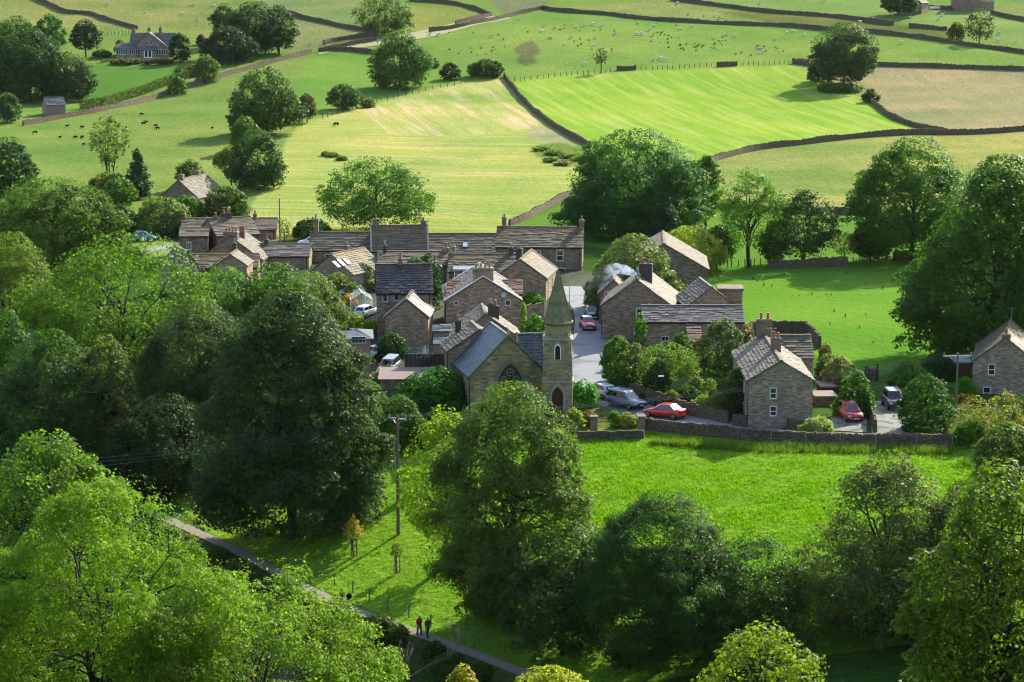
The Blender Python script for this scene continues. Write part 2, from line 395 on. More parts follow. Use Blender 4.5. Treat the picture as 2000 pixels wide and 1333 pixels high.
def build_ground():
    rows = list(np.arange(2, 168, 4.0)); y = 168.0
    while y < 840:
        rows.append(y)
        p = project(0.0, np.array([y, y + .5]), ground_z(np.zeros(2), np.array([y, y + .5])))[1]
        y += min(3.0, max(.35, 1.5 / max(abs(p[0] - p[1]), .05)))
    while y < 3200: rows.append(y); y *= 1.03
    rows = np.array(rows)
    us = np.concatenate([np.linspace(-.62, -.245, 24), np.arange(-.24, .24, .00082), np.linspace(.245, .62, 24)])
    Y, U = np.meshgrid(rows, us, indexing='ij'); X = U * Y; Z = ground_z(X, Y)
    V = np.stack([X, Y, Z], -1).reshape(-1, 3); nr, nc = X.shape
    idx = np.arange(nr * nc).reshape(nr, nc)
    F = np.stack([idx[:-1, :-1], idx[:-1, 1:], idx[1:, 1:], idx[1:, :-1]], -1).reshape(-1, 4)
    me = np_mesh('ground', V, F, smooth=True)
    x, yy, z = V.T; px, py = project(x, yy, z)
    wob = (fbm(x / 4, yy / 4, 5) - .5) * 5
    px = np.clip(px, -800, 2800) + wob; py = py + wob * .4
    n = len(V); C = np.tile(np.array([.045, .09, .015]), (n, 1)); ma = np.zeros(n); ro = np.full(n, .8); ang = np.zeros(n)
    vis = yy > 170
    acc = np.zeros((n, 3)); am = np.zeros(n)
    for jx, jy in ((-3, -1.2), (3, -1), (-2, 1.6), (2.5, 1.5), (0, 0)):            # soft edges: grass never changes along a ruled line
        Cj = C.copy(); mj = np.zeros(n)
        for poly, c, m, r, a in FIELDS:
            k = in_poly(px + jx, py + jy, poly) & vis; Cj[k] = c; mj[k] = m; ro[k] = r; ang[k] = math.radians(a)
        acc += Cj / 5; am += mj / 5
    C = acc; ma = am
    pat = fbm(x / 30, yy / 30, 31) - .5; pat2 = fbm(x / 9, yy / 9, 41) - .5
    C = C * (1 + (pat[:, None] * np.array([1.0, .4, .7]) + pat2[:, None] * np.array([.7, .35, .5])) * ro[:, None])
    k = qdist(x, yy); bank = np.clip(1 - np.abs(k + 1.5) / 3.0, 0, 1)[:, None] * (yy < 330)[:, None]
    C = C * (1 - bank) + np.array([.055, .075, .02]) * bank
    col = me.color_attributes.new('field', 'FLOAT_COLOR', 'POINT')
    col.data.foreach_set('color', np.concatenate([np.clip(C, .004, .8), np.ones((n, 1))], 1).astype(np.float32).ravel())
    for nm, v in (('mow', ma), ('rough', ro), ('across', x * np.cos(ang) + yy * np.sin(ang)), ('along', -x * np.sin(ang) + yy * np.cos(ang))):
        at_ = me.attributes.new(nm, 'FLOAT', 'POINT'); at_.data.foreach_set('value', v.astype(np.float32))
    t = NT('grassland'); p = t.pos(); fc = t.n('Attribute', attribute_name='field').outputs['Color']
    mow, ro_, ac, al = t.attr('mow'), t.attr('rough'), t.attr('across'), t.attr('along')
    cx = t.n('CombineXYZ'); t.l(t.math('MULTIPLY', ac, .42), cx.inputs[0]); t.l(t.math('MULTIPLY', al, .018), cx.inputs[1])
    sw = t.noise(cx.outputs[0], 1.0, 5, .65)
    c = t.mix(t.math('MULTIPLY', t.ramp(sw, .50, .66), t.math('MULTIPLY', mow, .95)), fc, t.mix(1.0, fc, (1.6, 1.16, 2.2), 'MULTIPLY'))
    c = t.mix(t.math('MULTIPLY', t.ramp(sw, .48, .34), t.math('MULTIPLY', mow, .8)), c, t.mix(1.0, fc, (.68, .93, .5), 'MULTIPLY'))
    n1 = t.noise(p, 2.4, 4, .65); n2 = t.noise(p, .55, 4, .6)
    c = t.mix(t.math('MULTIPLY', t.ramp(n1, .50, .32), t.math('MULTIPLY', ro_, .75)), c, t.mix(1.0, c, (.45, .55, .6), 'MULTIPLY'))  # darker flecks paint the small shadows of tussocks into the grass
    c = t.mix(t.math('MULTIPLY', t.ramp(n1, .52, .70), t.math('MULTIPLY', ro_, .55)), c, t.mix(1.0, c, (1.5, 1.22, 1.6), 'MULTIPLY'))
    c = t.mix(t.math('MULTIPLY', t.ramp(n2, .45, .62), t.math('MULTIPLY', ro_, .45)), c, t.mix(1.0, c, (1.25, 1.0, .9), 'MULTIPLY'))
    n3 = t.noise(p, .95, 5, .7)
    c = t.mix(t.math('MULTIPLY', t.ramp(n3, .50, .36), t.math('MULTIPLY', ro_, .62)), c, t.mix(1.0, c, (.52, .62, .6), 'MULTIPLY'))
    c = t.mix(t.math('MULTIPLY', t.ramp(n3, .54, .70), t.math('MULTIPLY', ro_, .5)), c, t.mix(1.0, c, (1.45, 1.2, 1.5), 'MULTIPLY'))
    h = t.math('ADD', t.math('MULTIPLY', n1, .5), t.math('ADD', n2, n3)); m = t.bsdf(c, 1.0, None, spec=0.0)
    bp = t.n('Bump'); t.l(t.math('MULTIPLY', ro_, .9), bp.inputs['Strength']); bp.inputs['Distance'].default_value = .55; t.l(h, bp.inputs['Height'])
    t.l(bp.outputs[0], [q for q in t.t.nodes if q.type == 'BSDF_PRINCIPLED'][0].inputs['Normal'])
    o = link('ground', me, m); tag(o, kind='structure'); return o
build_ground()

def resample(pts, step):
    out = [pts[0]]
    for a, b in zip(pts, pts[1:]):
        n = max(1, int(round((b - a).length / step)))
        out += [a.lerp(b, k / n) for k in range(1, n + 1)]
    return out
def smooth_line(pts, it=2):
    for _ in range(it):
        q = [pts[0]]
        for a, b in zip(pts, pts[1:]): q += [a.lerp(b, .25), a.lerp(b, .75)]
        pts = q + [pts[-1]]
    return pts
def drape(p, dz=0.0): return Vector((p.x, p.y, float(ground_z(p.x, p.y)) + dz))
def ribbon(name, left, right, mat, dz=.05, step=1.5, rows=6, kerb=False):
    L = smooth_line([G(*p) for p in left]); R = smooth_line([G(*p) for p in right]); N = 90
    def even(P):
        d = [0]
        for a, b in zip(P, P[1:]): d.append(d[-1] + (b - a).length)
        out = []; j = 0
        for k in range(N + 1):
            s = d[-1] * k / N
            while j < len(P) - 2 and d[j + 1] < s: j += 1
            out.append(P[j].lerp(P[j + 1], (s - d[j]) / max(1e-6, d[j + 1] - d[j])))
        return out
    L = even(L); R = even(R); V = []; F = []
    for a, b in zip(L, R):
        for k in range(rows + 1): V.append(drape(a.lerp(b, k / rows), dz))
    for i in range(N):
        for k in range(rows):
            q = i * (rows + 1) + k; F.append((q, q + 1, q + rows + 2, q + rows + 1))
    o = link(name, np_mesh(name, V, F, smooth=True), mat); tag(o, kind='structure'); return L, R
ROAD_L, ROAD_R = ribbon('road', [(1080,560),(1108,588),(1124,612),(1122,650),(1114,690),(1116,740),(1140,775),(1190,803),(1265,828),(1330,838),(1450,852),(1560,860),(1860,864),(1990,862)],
       [(1135,560),(1168,590),(1182,606),(1180,630),(1174,655),(1170,690),(1184,728),(1210,755),(1250,776),(1305,797),(1400,818),(1470,832),(1580,846),(1860,852),(1990,852)], ASPHALT)
ribbon('side_road', [(1185,600),(1150,592),(1120,600)], [(1185,585),(1150,580),(1115,585)], ASPHALT, .046)
ribbon('driveway', [(1620,842),(1622,815),(1640,792)], [(1692,846),(1695,815),(1690,795)], DRIVE, .06)
ribbon('long_drive', [(1703,850),(1700,820),(1692,800),(1700,785)], [(1772,852),(1773,825),(1768,800),(1770,785)], DRIVE, .06)
ribbon('yard', [(735,700),(738,672),(745,640)], [(838,700),(838,672),(838,655)], DRIVE, .06)
ribbon('lane', [(262,500),(300,482),(345,478)], [(262,506),(300,492),(345,486)], DRIVE, .06)
ribbon('farm_track', [(960,32),(830,60),(735,78),(640,100),(620,104)], [(1000,36),(860,70),(740,90),(660,98),(624,107)], dirt('track_earth', (.2,.2,.09), (.3,.26,.14)), .08)
# pavement with a kerb on the far side of the street
def pavement():
    m = MB(); P = [p for p in ROAD_R if 250 < p.y < 295]
    for a, b in zip(P, P[1:]):
        d = (b - a).normalized(); n = Vector((d.y, -d.x, 0)) * 1.1
        if n.x < 0: n = -n
        q = [drape(a, .05), drape(b, .05), drape(b, .17), drape(a, .17), drape(a + n, .17), drape(b + n, .17)]
        m.face((q[0], q[1], q[2], q[3])); m.face((q[3], q[2], q[5], q[4]))
    tag(m.build('pavement', DRIVE), kind='structure')
pavement()
# riverside path (boards and gravel) and the river
def along_path(s, off, dz=0.0):
    p = Vector((-27, 217, 0)) + Vector((.579, -.815, 0)) * s + Vector((.815, .579, 0)) * (off - float(bulge(s)))
    return drape(p, dz)
def strip(name, s0, s1, o0, o1, mat, dz, zfix=None, n=70, rows=4):
    V = []; F = []
    for i in range(n + 1):
        for k in range(rows + 1):
            p = along_path(s0 + (s1 - s0) * i / n, o0 + (o1 - o0) * k / rows, dz)
            if zfix is not None: p.z = zfix
            V.append(p)
    for i in range(n):
        for k in range(rows):
            q = i * (rows + 1) + k; F.append((q, q + 1, q + rows + 2, q + rows + 1))
    o = link(name, np_mesh(name, V, F, smooth=True), mat); tag(o, kind='structure'); return o
strip('path', -40, 75, -.55, .75, GRAVEL, .05)
def water():
    t = NT('river_water'); p = t.pos()
    mp = t.n('Mapping'); t.l(p, mp.inputs[0]); mp.inputs['Rotation'].default_value = (0, 0, .95); mp.inputs['Scale'].default_value = (1, 2.6, 1)
    h = t.noise(mp.outputs[0], 2.2, 4)
    return t.bsdf((.035, .035, .022), .06, t.bump(h, .5, .12), spec=.6)
strip('river', -60, 90, -3.2, -12.0, water(), 0, zfix=-10.9, rows=2)
# ------------------------------------------------------------------ dry-stone walls
def stone_wall(pix, label, h=1.35, w=.5, step=None, Ds=None, group=None, mat=None, cope=True):
    P = [G(*p) for p in pix]; P = smooth_line(P, 2); D = P[0].y
    if step is None: step = .55 if D < 300 else 1.2
    P = resample(P, step); m = MB(); n = len(P); sec = []
    for i, p in enumerate(P):
        d = (P[min(i + 1, n - 1)] - P[max(i - 1, 0)]); d.z = 0; d.normalize(); s = Vector((d.y, -d.x, 0))
        g = drape(p); hh = h * (1 + random.uniform(-.06, .06)) + .22 * (float(vnoise(p.x * .16, p.y * .16, 61)) - .6) * (2 if D > 300 else 1)
        j = random.uniform(-.03, .03)
        sec.append([g - s * w * .5 - Vector((0, 0, .3)), g - s * (w * .32 + j) + Vector((0, 0, hh)), g + s * (w * .32 - j) + Vector((0, 0, hh)), g + s * w * .5 - Vector((0, 0, .3))])
    for a, b in zip(sec, sec[1:]):
        for k in range(3): m.face((a[k], b[k], b[k + 1], a[k + 1]))
    for e in (sec[0], sec[-1]): m.face(e)
    c = P[n // 2]; body = m.mesh('dry_stone_wall')
    if cope:
        m2 = MB(); st = max(1, int(round((.45 if D < 300 else 1.3) / step)))
        k = 0
        for a, b in zip(sec, sec[1:]):
            for q_ in range(2 if D < 300 else 1):
                f = (q_ + random.uniform(.3, .7)) / (2 if D < 300 else 1); pa = a[1].lerp(b[1], f); pb = a[2].lerp(b[2], f); d = (b[1] - a[1]).normalized()
                t = random.uniform(.12, .3) if D < 300 else .5; hh = random.uniform(.06, .17)
                e = d * t / 2; z = Vector((0, 0, hh))
                A = [pa - e, pa + e, pb + e, pb - e]; B = [p + z + d * random.uniform(-.05, .05) for p in A]
                m2.face(B); r = random.random()
                for k in range(4): m2.face((A[k], A[(k + 1) % 4], B[(k + 1) % 4], B[k]), r)
    o = link('dry_stone_wall', body, mat or DRYSTONE); tag(o, label, 'wall', group)
    if cope: m2.build('coping', mat or DRYSTONE, o)
    return o
GW = 'dry stone field walls on the hillside'
WALLS = [
 ([(985,150),(1010,185),(1045,222),(1090,255),(1152,288)], 'dry stone wall curving down between the hay meadow and the lime green mown field'),
 ([(1368,338),(1380,322),(1400,313),(1480,293),(1560,284),(1640,273),(1780,263),(1870,264),(2010,256)], 'long dry stone wall along the lower edge of the lime green field and the tan field'),
 ([(1690,192),(1715,212),(1740,232),(1790,250),(1850,263)], 'sunken dry stone wall running from the bushy thorn down beside the tan field'),
 ([(1548,124),(1590,130),(1630,145),(1650,150)], 'short dry stone wall slanting behind the lone field tree'),
 ([(1558,124),(1600,128),(1720,129),(1860,134),(2010,139)], 'dry stone wall along the top of the tan stubble field'),
 ([(1060,18),(1080,23),(1180,29),(1250,39),(1400,48),(1590,57),(1680,64),(1800,76),(1850,83),(1920,95),(2010,107)], 'longest dry stone wall crossing the sheep pasture high on the hillside'),
 ([(1310,1),(1380,9),(1470,22),(1600,32),(1690,42),(1745,50)], 'upper dry stone wall above the brown rushy strip'),
 ([(1775,54),(1810,56),(1850,60)], 'short broken length of dry stone wall right of the brown rushy strip'),
 ([(540,19),(600,40),(680,56),(738,64)], 'dark dry stone wall sloping down toward the ragged hilltop tree from the left'),
 ([(632,88),(660,80),(720,72),(738,71)], 'upper wall of the walled farm track on the left'),
 ([(838,63),(900,54),(960,42),(1010,29),(1060,18)], 'dry stone wall climbing right from the hilltop tree beside the track'),
 ([(624,102),(660,94),(735,80)], 'lower wall of the walled farm track on the left'),
 ([(622,102),(660,98),(735,106)], 'dry stone wall falling from the farm track toward the willowy tree'),
 ([(800,2),(880,8),(925,18),(958,32)], 'dry stone wall at the top of the hill beside the rough tan patch'),
 ([(890,48),(925,40),(960,32)], 'short dry stone wall joining the track below the rough tan patch'),
 ([(60,-4),(100,12),(130,28),(170,27),(200,38),(235,48),(268,58)], 'dry stone wall winding down the tan hill above the bungalow'),
 ([(45,246),(90,238),(130,230),(190,220),(250,208),(330,183),(400,162),(480,138),(545,120),(608,104)], 'long dry stone wall between the bungalow garden and the cattle field'),
 ([(995,442),(1030,430),(1060,411),(1090,396),(1112,386)], 'dry stone wall rising behind the long roofs at the foot of the hay meadow'),
 ([(1340,402),(1450,412),(1560,418),(1690,420),(1720,420)], 'dry stone wall half hidden behind the field trees on the right'),
 ([(1500,525),(1560,524),(1600,522),(1655,521)], 'low dark dry stone wall at the far end of the flat green field'),
 ([(1745,510),(1790,507),(1840,504),(1905,502)], 'dark wall in shade under the great field tree on the right'),
 ([(1795,14),(1830,18),(1858,21)], 'dry stone wall between the two hill barns'),
 ([(1935,27),(1965,35),(2010,44)], 'dry stone wall right of the ivy clad tree at the top corner'),
 ([(1205,138),(1225,138),(1242,137)], 'short ruined wall on the fence line beside the bare leaning tree'),
 ([(1400,131),(1420,130),(1440,129)], 'short ruined wall on the fence line at the middle of the lime field'),
]
for pix, lab in WALLS: stone_wall(pix, lab, group=GW, w=.6, h=1.25, cope=True)
stone_wall([(1254,838),(1272,840),(1300,844),(1360,850),(1450,860),(1560,868),(1700,872),(1862,872)], 'long jagged dry stone wall between the lower road and the bright green front field', 1.12, .55)
stone_wall([(1128,858),(1165,858),(1200,858),(1258,856)], 'low smooth wall under the iron railings beside the spire', .85, .4, cope=False)
stone_wall([(1196,742),(1215,765),(1250,784),(1300,800)], 'curving retaining wall of the shrubby garden along the bend', 1.5, .5)
stone_wall([(1322,806),(1360,815),(1400,823),(1424,828)], 'garden wall beside the pavement left of the gabled cottage', 1.25, .45)
stone_wall([(1432,832),(1450,834),(1466,836)], 'short wall stub against the corner of the gabled cottage', 1.2, .45)
stone_wall([(1692,800),(1702,818),(1710,846)], 'wall between the two drives beside the red people carrier', 1.3, .4)
stone_wall([(1466,672),(1462,655),(1520,655),(1572,654)], 'weathered wall at the back of the roofless walled pen', 1.6, .5)
stone_wall([(1574,655),(1588,666),(1601,682)], 'side wall of the roofless walled pen next to the field', 1.5, .5)
stone_wall([(1690,740),(1700,742),(1712,744)], 'short wall left of the wooden field gate', 1.2, .45)
stone_wall([(1538,838),(1560,840),(1585,842)], 'dark rubble wall at the foot of the gabled cottage beside the white shrub', .9, .5)
stone_wall([(1018,640),(1040,636),(1062,634)], 'tall ivy hung yard wall left of the spire', 2.6, .4, mat=STONE_BROWN)
stone_wall([(790,672),(815,670),(842,668)], 'brown retaining wall at the back of the paved yard', 1.5, .4, mat=STONE_BROWN, cope=False)
stone_wall([(1150,600),(1170,606),(1195,612)], 'low roadside wall at the top of the street under dark bushes', 1.0, .4)

# ------------------------------------------------------------------ fences, railings, gate
def fence(pix, label, n, h=1.15, wires=3, r=.045, mat=None, group=None, D=None):
    P = resample(smooth_line([G(*p) for p in pix], 1), .5)
    idx = [int(round(k * (len(P) - 1) / n)) for k in range(n + 1)]
    root = empty('post_and_wire_fence', drape(P[0]), 0, label, 'fence', group); base = root.location; tops = []
    m = MB(); m.box(-r, r, -r, r, -.3, h); me = m.mesh('post')
    for i in idx:
        p = drape(P[i]) - base; o = link('post', me, mat or WOOD, root, p); o.rotation_euler = (random.uniform(-.05, .05), random.uniform(-.05, .05), random.random()); tops.append(p)
    m = MB()
    for k in range(wires):
        for a, b in zip(tops, tops[1:]):
            z = Vector((0, 0, h * (.35 + .6 * k / max(1, wires - 1)))); m.tube([a + z, b + z], .006, 3, cap=False)
    m.build('wire', plain('dull_wire', (.12, .12, .125), .6), root)
fence([(1005,160),(1060,154),(1130,147),(1205,140)], 'post and wire fence left part along the top of the lime green field', 18, r=.055, mat=WOODD)
fence([(1242,138),(1320,135),(1400,131)], 'post and wire fence between the two ruined wall stubs', 15, r=.055, mat=WOODD)
fence([(1440,129),(1500,128),(1550,126)], 'post and wire fence on the right end of the lime field top', 11, r=.055, mat=WOODD)
fence([(630,232),(680,216),(760,195),(840,176),(900,166)], 'post and wire fence along the upper left edge of the hay meadow', 24, r=.05, mat=WOODD)
fence([(1395,523),(1440,522),(1500,520)], 'post and wire fence under the oak at the far end of the flat field', 9, r=.06)
fence([(1655,518),(1700,514),(1745,510)], 'post and wire fence right of the low dark wall in the flat field', 9, r=.06)
fence([(1725,225),(1760,242),(1800,252)], 'post and wire fence beside the sunken wall of the tan field', 12, r=.06)
fence([(205,70),(240,68),(262,66)], 'garden post fence left of the bungalow', 9, r=.07)
fence([(425,1028),(465,1052),(505,1070),(545,1085),(585,1108),(628,1135),(672,1150),(718,1172),(752,1195),(795,1205),(838,1222),(880,1245),(932,1260),(985,1278)], 'wire fence with dark posts along the riverside path', 16, 1.1, 2, .045)
fence([(1382,858),(1450,866),(1515,876),(1580,880),(1660,884),(1780,884),(1860,880)], 'thin stakes with wire along the field side of the roadside wall', 7, 1.7, 2, .04)
fence([(740,905),(765,915),(790,925)], 'short wire fence behind the tall electricity pole', 3, 1.1, 2, .05)
def railings():
    a = G(1168, 838); b = G(1242, 836); root = empty('iron_railings', a, 0, 'black iron railings on the low wall between two stone gateposts', 'railings')
    m = MB(); d = b - a
    for k in range(33):
        p = d * (k / 32); m.box(p.x - .015, p.x + .015, p.y - .015, p.y + .015, p.z + .6, p.z + 1.55)
    for z in (.75, 1.45): m.bar(Vector((0, 0, z)), d + Vector((0, 0, z)), .035)
    m.build('railing_panel', IRON, root)
    for k, px in enumerate((1160, 1253)):
        g = G(px, 842); m = MB(); m.box(-.36, .36, -.36, .36, -.3, 1.45); m.box(-.43, .43, -.43, .43, 1.453, 1.58)
        o = m.build('gatepost', STONE_DARK, None, loc=g); tag(o, ('square stone gatepost at the left end of the iron railings', 'square stone gatepost at the right end of the iron railings')[k], 'gatepost')
railings()
def field_gate():
    a = G(1713, 745); b = G(1748, 747); d = b - a; root = empty('field_gate', a, 0, 'five barred wooden gate between the shrubs into the flat field', 'gate')
    for p in (Vector((0, 0, 0)), d): m = MB(); m.box(p.x - .09, p.x + .09, p.y - .09, p.y + .09, p.z - .3, p.z + (1.9 if p.length < .1 else 1.4)); m.build('gatepost', WOODD, root)
    m = MB()
    for k in range(5): z = Vector((0, 0, .25 + .23 * k)); m.bar(z, d + z, .03, .09)
    m.bar(Vector((0, 0, .25)), d + Vector((0, 0, 1.15)), .03, .08); m.build('gate_bars', WOOD, root)
field_gate()
# ------------------------------------------------------------------ houses
def face_matrix(face, L, Wd):
    """local frame of a wall face: x along the wall, y outward, z up"""
    return {'ym': Matrix.Translation((0, -Wd / 2, 0)) @ Matrix.Rotation(math.pi, 4, 'Z') @ Matrix.Scale(-1, 4, (1, 0, 0)),
            'yp': Matrix.Translation((0, Wd / 2, 0)),
            'xp': Matrix.Translation((L / 2, 0, 0)) @ Matrix.Rotation(-math.pi / 2, 4, 'Z') @ Matrix.Scale(-1, 4, (1, 0, 0)),
            'xm': Matrix.Translation((-L / 2, 0, 0)) @ Matrix.Rotation(math.pi / 2, 4, 'Z') @ Matrix.Scale(-1, 4, (1, 0, 0))}[face]
def add_window(root, M, u, z, w, h, style='sash', surround=True):
    m = MB(); m.box(u - w / 2, u + w / 2, .004, .03, z, z + h, M); g = m.build('window', GLASS, root)
    f = .055 if w > .5 else .045; m = MB()
    y0, y1 = .032, .075
    m.box(u - w / 2, u - w / 2 + f, y0, y1, z, z + h, M); m.box(u + w / 2 - f, u + w / 2, y0, y1, z, z + h, M)
    m.box(u - w / 2 + f, u + w / 2 - f, y0, y1, z, z + f * 1.3, M); m.box(u - w / 2 + f, u + w / 2 - f, y0, y1, z + h - f, z + h, M)
    if style == 'sash': m.box(u - w / 2 + f, u + w / 2 - f, y0, y1 - .01, z + h * .5 - .03, z + h * .5 + .03, M)
    if style in ('case', 'grid'):
        m.box(u - .03, u + .03, y0, y1 - .008, z + f * 1.3, z + h - f, M)
        if style == 'grid':
            for k in (-.25, .25): m.box(u + w * k - .02, u + w * k + .02, y0, y1 - .012, z + f * 1.3, z + h - f, M)
            m.box(u - w / 2 + f, u + w / 2 - f, y0, y1 - .015, z + h * .5 - .02, z + h * .5 + .02, M)
    m.build('frame', WHITE, g)
    if surround:
        m = MB(); e = .13
        m.box(u - w / 2 - e, u + w / 2 + e, .002, .11, z - .14, z - .002, M); m.build('sill', TRIM, g)
        m = MB(); m.box(u - w / 2 - e, u + w / 2 + e, .002, .06, z + h + .002, z + h + .2, M)
        m.box(u - w / 2 - e, u - w / 2 - .002, .002, .05, z, z + h, M); m.box(u + w / 2 + .002, u + w / 2 + e, .002, .05, z, z + h, M)
        m.build('surround', TRIM, g)
def add_door(root, M, u, z, w, h, mat=None):
    m = MB(); m.box(u - w / 2, u + w / 2, .004, .05, z, z + h, M); d = m.build('door', mat or BOARD, root)
    m = MB(); e = .14
    m.box(u - w / 2 - e, u + w / 2 + e, .002, .07, z + h + .002, z + h + .22, M)
    m.box(u - w / 2 - e, u - w / 2 - .002, .002, .06, z, z + h, M); m.box(u + w / 2 + .002, u + w / 2 + e, .002, .06, z, z + h, M)
    m.build('surround', TRIM, d)
def add_chimney(root, x, y, z0, z1, sx, sy, pots=2, mat=None, potmat=None, poth=.6):
    m = MB(); m.box(x - sx / 2, x + sx / 2, y - sy / 2, y + sy / 2, z0, z1)
    m.box(x - sx / 2 - .07, x + sx / 2 + .07, y - sy / 2 - .07, y + sy / 2 + .07, z1 + .002, z1 + .13)
    m.box(x - sx / 2 - .02, x + sx / 2 + .02, y - sy / 2 - .02, y + sy / 2 + .02, z1 + .132, z1 + .24, taper=.08)
    c = m.build('chimney', mat or STONE_DARK, root)
    for k in range(pots):
        t = (k + .5) / pots - .5; px, py = (x + t * sx * .9, y) if sx >= sy else (x, y + t * sy * .9)
        m = MB(); q = z1 + .2; h = poth * random.uniform(.85, 1.2)
        m.tube([(px, py, q), (px, py, q + .08), (px, py, q + h * .8), (px, py, q + h * .82), (px, py, q + h)], [.17, .15, .115, .15, .15], 8)
        m.build('chimney_pot', potmat or POT, c)
def roof_plane(m, A, B, C, Dv, fine=.75, course=.36, lift=.08):
    """slates between eave A-B and ridge Dv-C (A under Dv, B under C)"""
    A, B, C, Dv = map(Vector, (A, B, C, Dv)); sl = ((Dv - A).length + (C - B).length) / 2; n = max(3, int(sl / course))
    nrm = (B - A).cross(Dv - A).normalized()
    if nrm.z < 0: nrm = -nrm
    t0 = 0.0; ts = [0.0]
    for i in range(n): ts.append(ts[-1] + 1.35 - .7 * i / n)        # big slates at the eave, small at the ridge
    ts = [t / ts[-1] for t in ts]
    for i in range(n):
        t0, t1 = ts[i], min(1, ts[i + 1] + .25 / n)
        a, b = A.lerp(Dv, t0), B.lerp(C, t0); d, c = A.lerp(Dv, t1), B.lerp(C, t1); Lx = (b - a).length
        k = max(1, int(Lx / (fine * random.uniform(.85, 1.15)))); cuts = [0] + sorted(min(.98, max(.02, (j + random.uniform(-.3, .3)) / k)) for j in range(1, k)) + [1]
        for u0, u1 in zip(cuts, cuts[1:]):
            g = .02 / max(Lx, .1); e = nrm * (lift * random.uniform(.6, 1.5)); sg = (Dv - A).normalized() * random.uniform(-.03, .03)
            p0, p1 = a.lerp(b, u0 + g) + e + sg, a.lerp(b, u1 - g) + e + sg; q1, q0 = d.lerp(c, u1 - g) + nrm * .012, d.lerp(c, u0 + g) + nrm * .012
            r = random.random(); aux = (t0 + t1) / 2
            m.face((p0, p1, q1, q0), r, aux); m.face((a.lerp(b, u0 + g) + sg, a.lerp(b, u1 - g) + sg, p1, p0), r, aux)
def slab(m, A, B, C, Dv, t=.1):
    A, B, C, Dv = map(Vector, (A, B, C, Dv)); n = (B - A).cross(Dv - A).normalized()
    if n.z < 0: n = -n
    d = n * -t; P = [A, B, C, Dv]; Q = [p + d for p in P]
    m.face(P, .4); m.face(Q[::-1], .4)
    for k in range(4): m.face((P[k], Q[k], Q[(k + 1) % 4], P[(k + 1) % 4]), .4)
def house(label, cx, cy, z0, rz, L, Wd, E, R, wall=None, roof=None, wins=(), doors=(), chim=(), name='cottage', cat='house', fine=.75,
          gutter=True, coping=None, ov=.22, og=.14, group=None, asym=0.0):
    root = empty(name, (cx, cy, z0), math.radians(rz), label, cat, group)
    m = MB(); m.prism([(-Wd / 2, -.6), (Wd / 2, -.6), (Wd / 2, E), (asym, R), (-Wd / 2, E)], -L / 2, L / 2, Matrix.Rotation(-math.pi / 2, 4, 'Z') @ Matrix.Scale(-1, 4, (1, 0, 0)))
    m.build('wall', wall or STONE_BROWN, root)
    m = MB(); xa, xb = -L / 2 - og, L / 2 + og
    for s in (-1, 1):
        run = Wd / 2 - s * asym; k = (R - E) / run; ye = s * (Wd / 2 + ov); ze = E - ov * k + .06
        pts = ((xa, ye, ze), (xb, ye, ze), (xb, asym, R + .06), (xa, asym, R + .06))
        slab(m, *pts); roof_plane(m, *pts, fine=fine)
    n = int((xb - xa) / .6)
    for i in range(n):
        x = xa + (xb - xa) * i / n; x1 = xa + (xb - xa) * (i + 1) / n - .02; m.box(x, x1, asym - .16, asym + .16, R + .02, R + .14 + random.uniform(0, .03), aux=1.0)
    rf = m.build('roof', roof or SLATE_BROWN, root)
    if coping:
        for x in (xa - .02, xb - .2):
            m = MB()
            for s in (-1, 1):
                run = Wd / 2 - s * asym; k = (R - E) / run
                a = Vector((x + .11, s * (Wd / 2 + ov), E - ov * k + .17)); b = Vector((x + .11, asym, R + .19)); m.bar(a, b, .26, .12)
            m.build('gable_coping', coping, rf)
    if gutter:
        for s in (-1, 1):
            m = MB()
            y = s * (Wd / 2 + ov + .03); z = E - ov * (R - E) / (Wd / 2 - s * asym) - .04
            m.tube([(xa, y, z), (xb, y, z)], .055, 5); xx = xb - .5 if s < 0 else xa + .5
            m.tube([(xx, y, z), (xx, s * (Wd / 2 + .06), z - .3), (xx, s * (Wd / 2 + .06), 0)], .04, 5)
            m.build('gutter', IRON, root)
    for w in wins:
        add_window(root, face_matrix(w[0], L, Wd), *w[1:])
    for d in doors: add_door(root, face_matrix(d[0], L, Wd), *d[1:])
    for c in chim: add_chimney(root, *c)
    return root
def eaves(label, x0, x1, D, Wd, ye, yr, rz=0, wins=(), chim=(), doors=(), zg=None, **kw):
    """long side towards the viewer: wall ends, eave and ridge read off the photo at depth D"""
    X0, X1 = xpx(x0, ye, D), xpx(x1, ye, D); L = X1 - X0; cx = (X0 + X1) / 2; cy = D + Wd / 2
    z0 = float(ground_z(cx, D)) if zg is None else zg
    E = zpy(ye, D) - z0; R = zpy(yr, D + Wd / 2) - z0
    ww = [('ym', xpx(px, py, D) - cx, zpy(py + hp / 2, D) - z0, wp * D / FPX, hp * D / FPX, *r) for px, py, wp, hp, *r in wins]
    cc = []
    for px, pt, wp, dep, n, *r in chim:
        Dc = D + Wd / 2; cc.append((xpx(px, pt, Dc) - cx, 0, R - .9, zpy(pt, Dc) - z0, wp * Dc / FPX, dep, n, *r))
    dd = [('ym', xpx(px, ye, D) - cx, 0, w, h, *r) for px, w, h, *r in doors]
    return house(label, cx, cy, z0, rz, L, Wd, E, R, wins=ww, chim=cc, doors=dd, **kw)
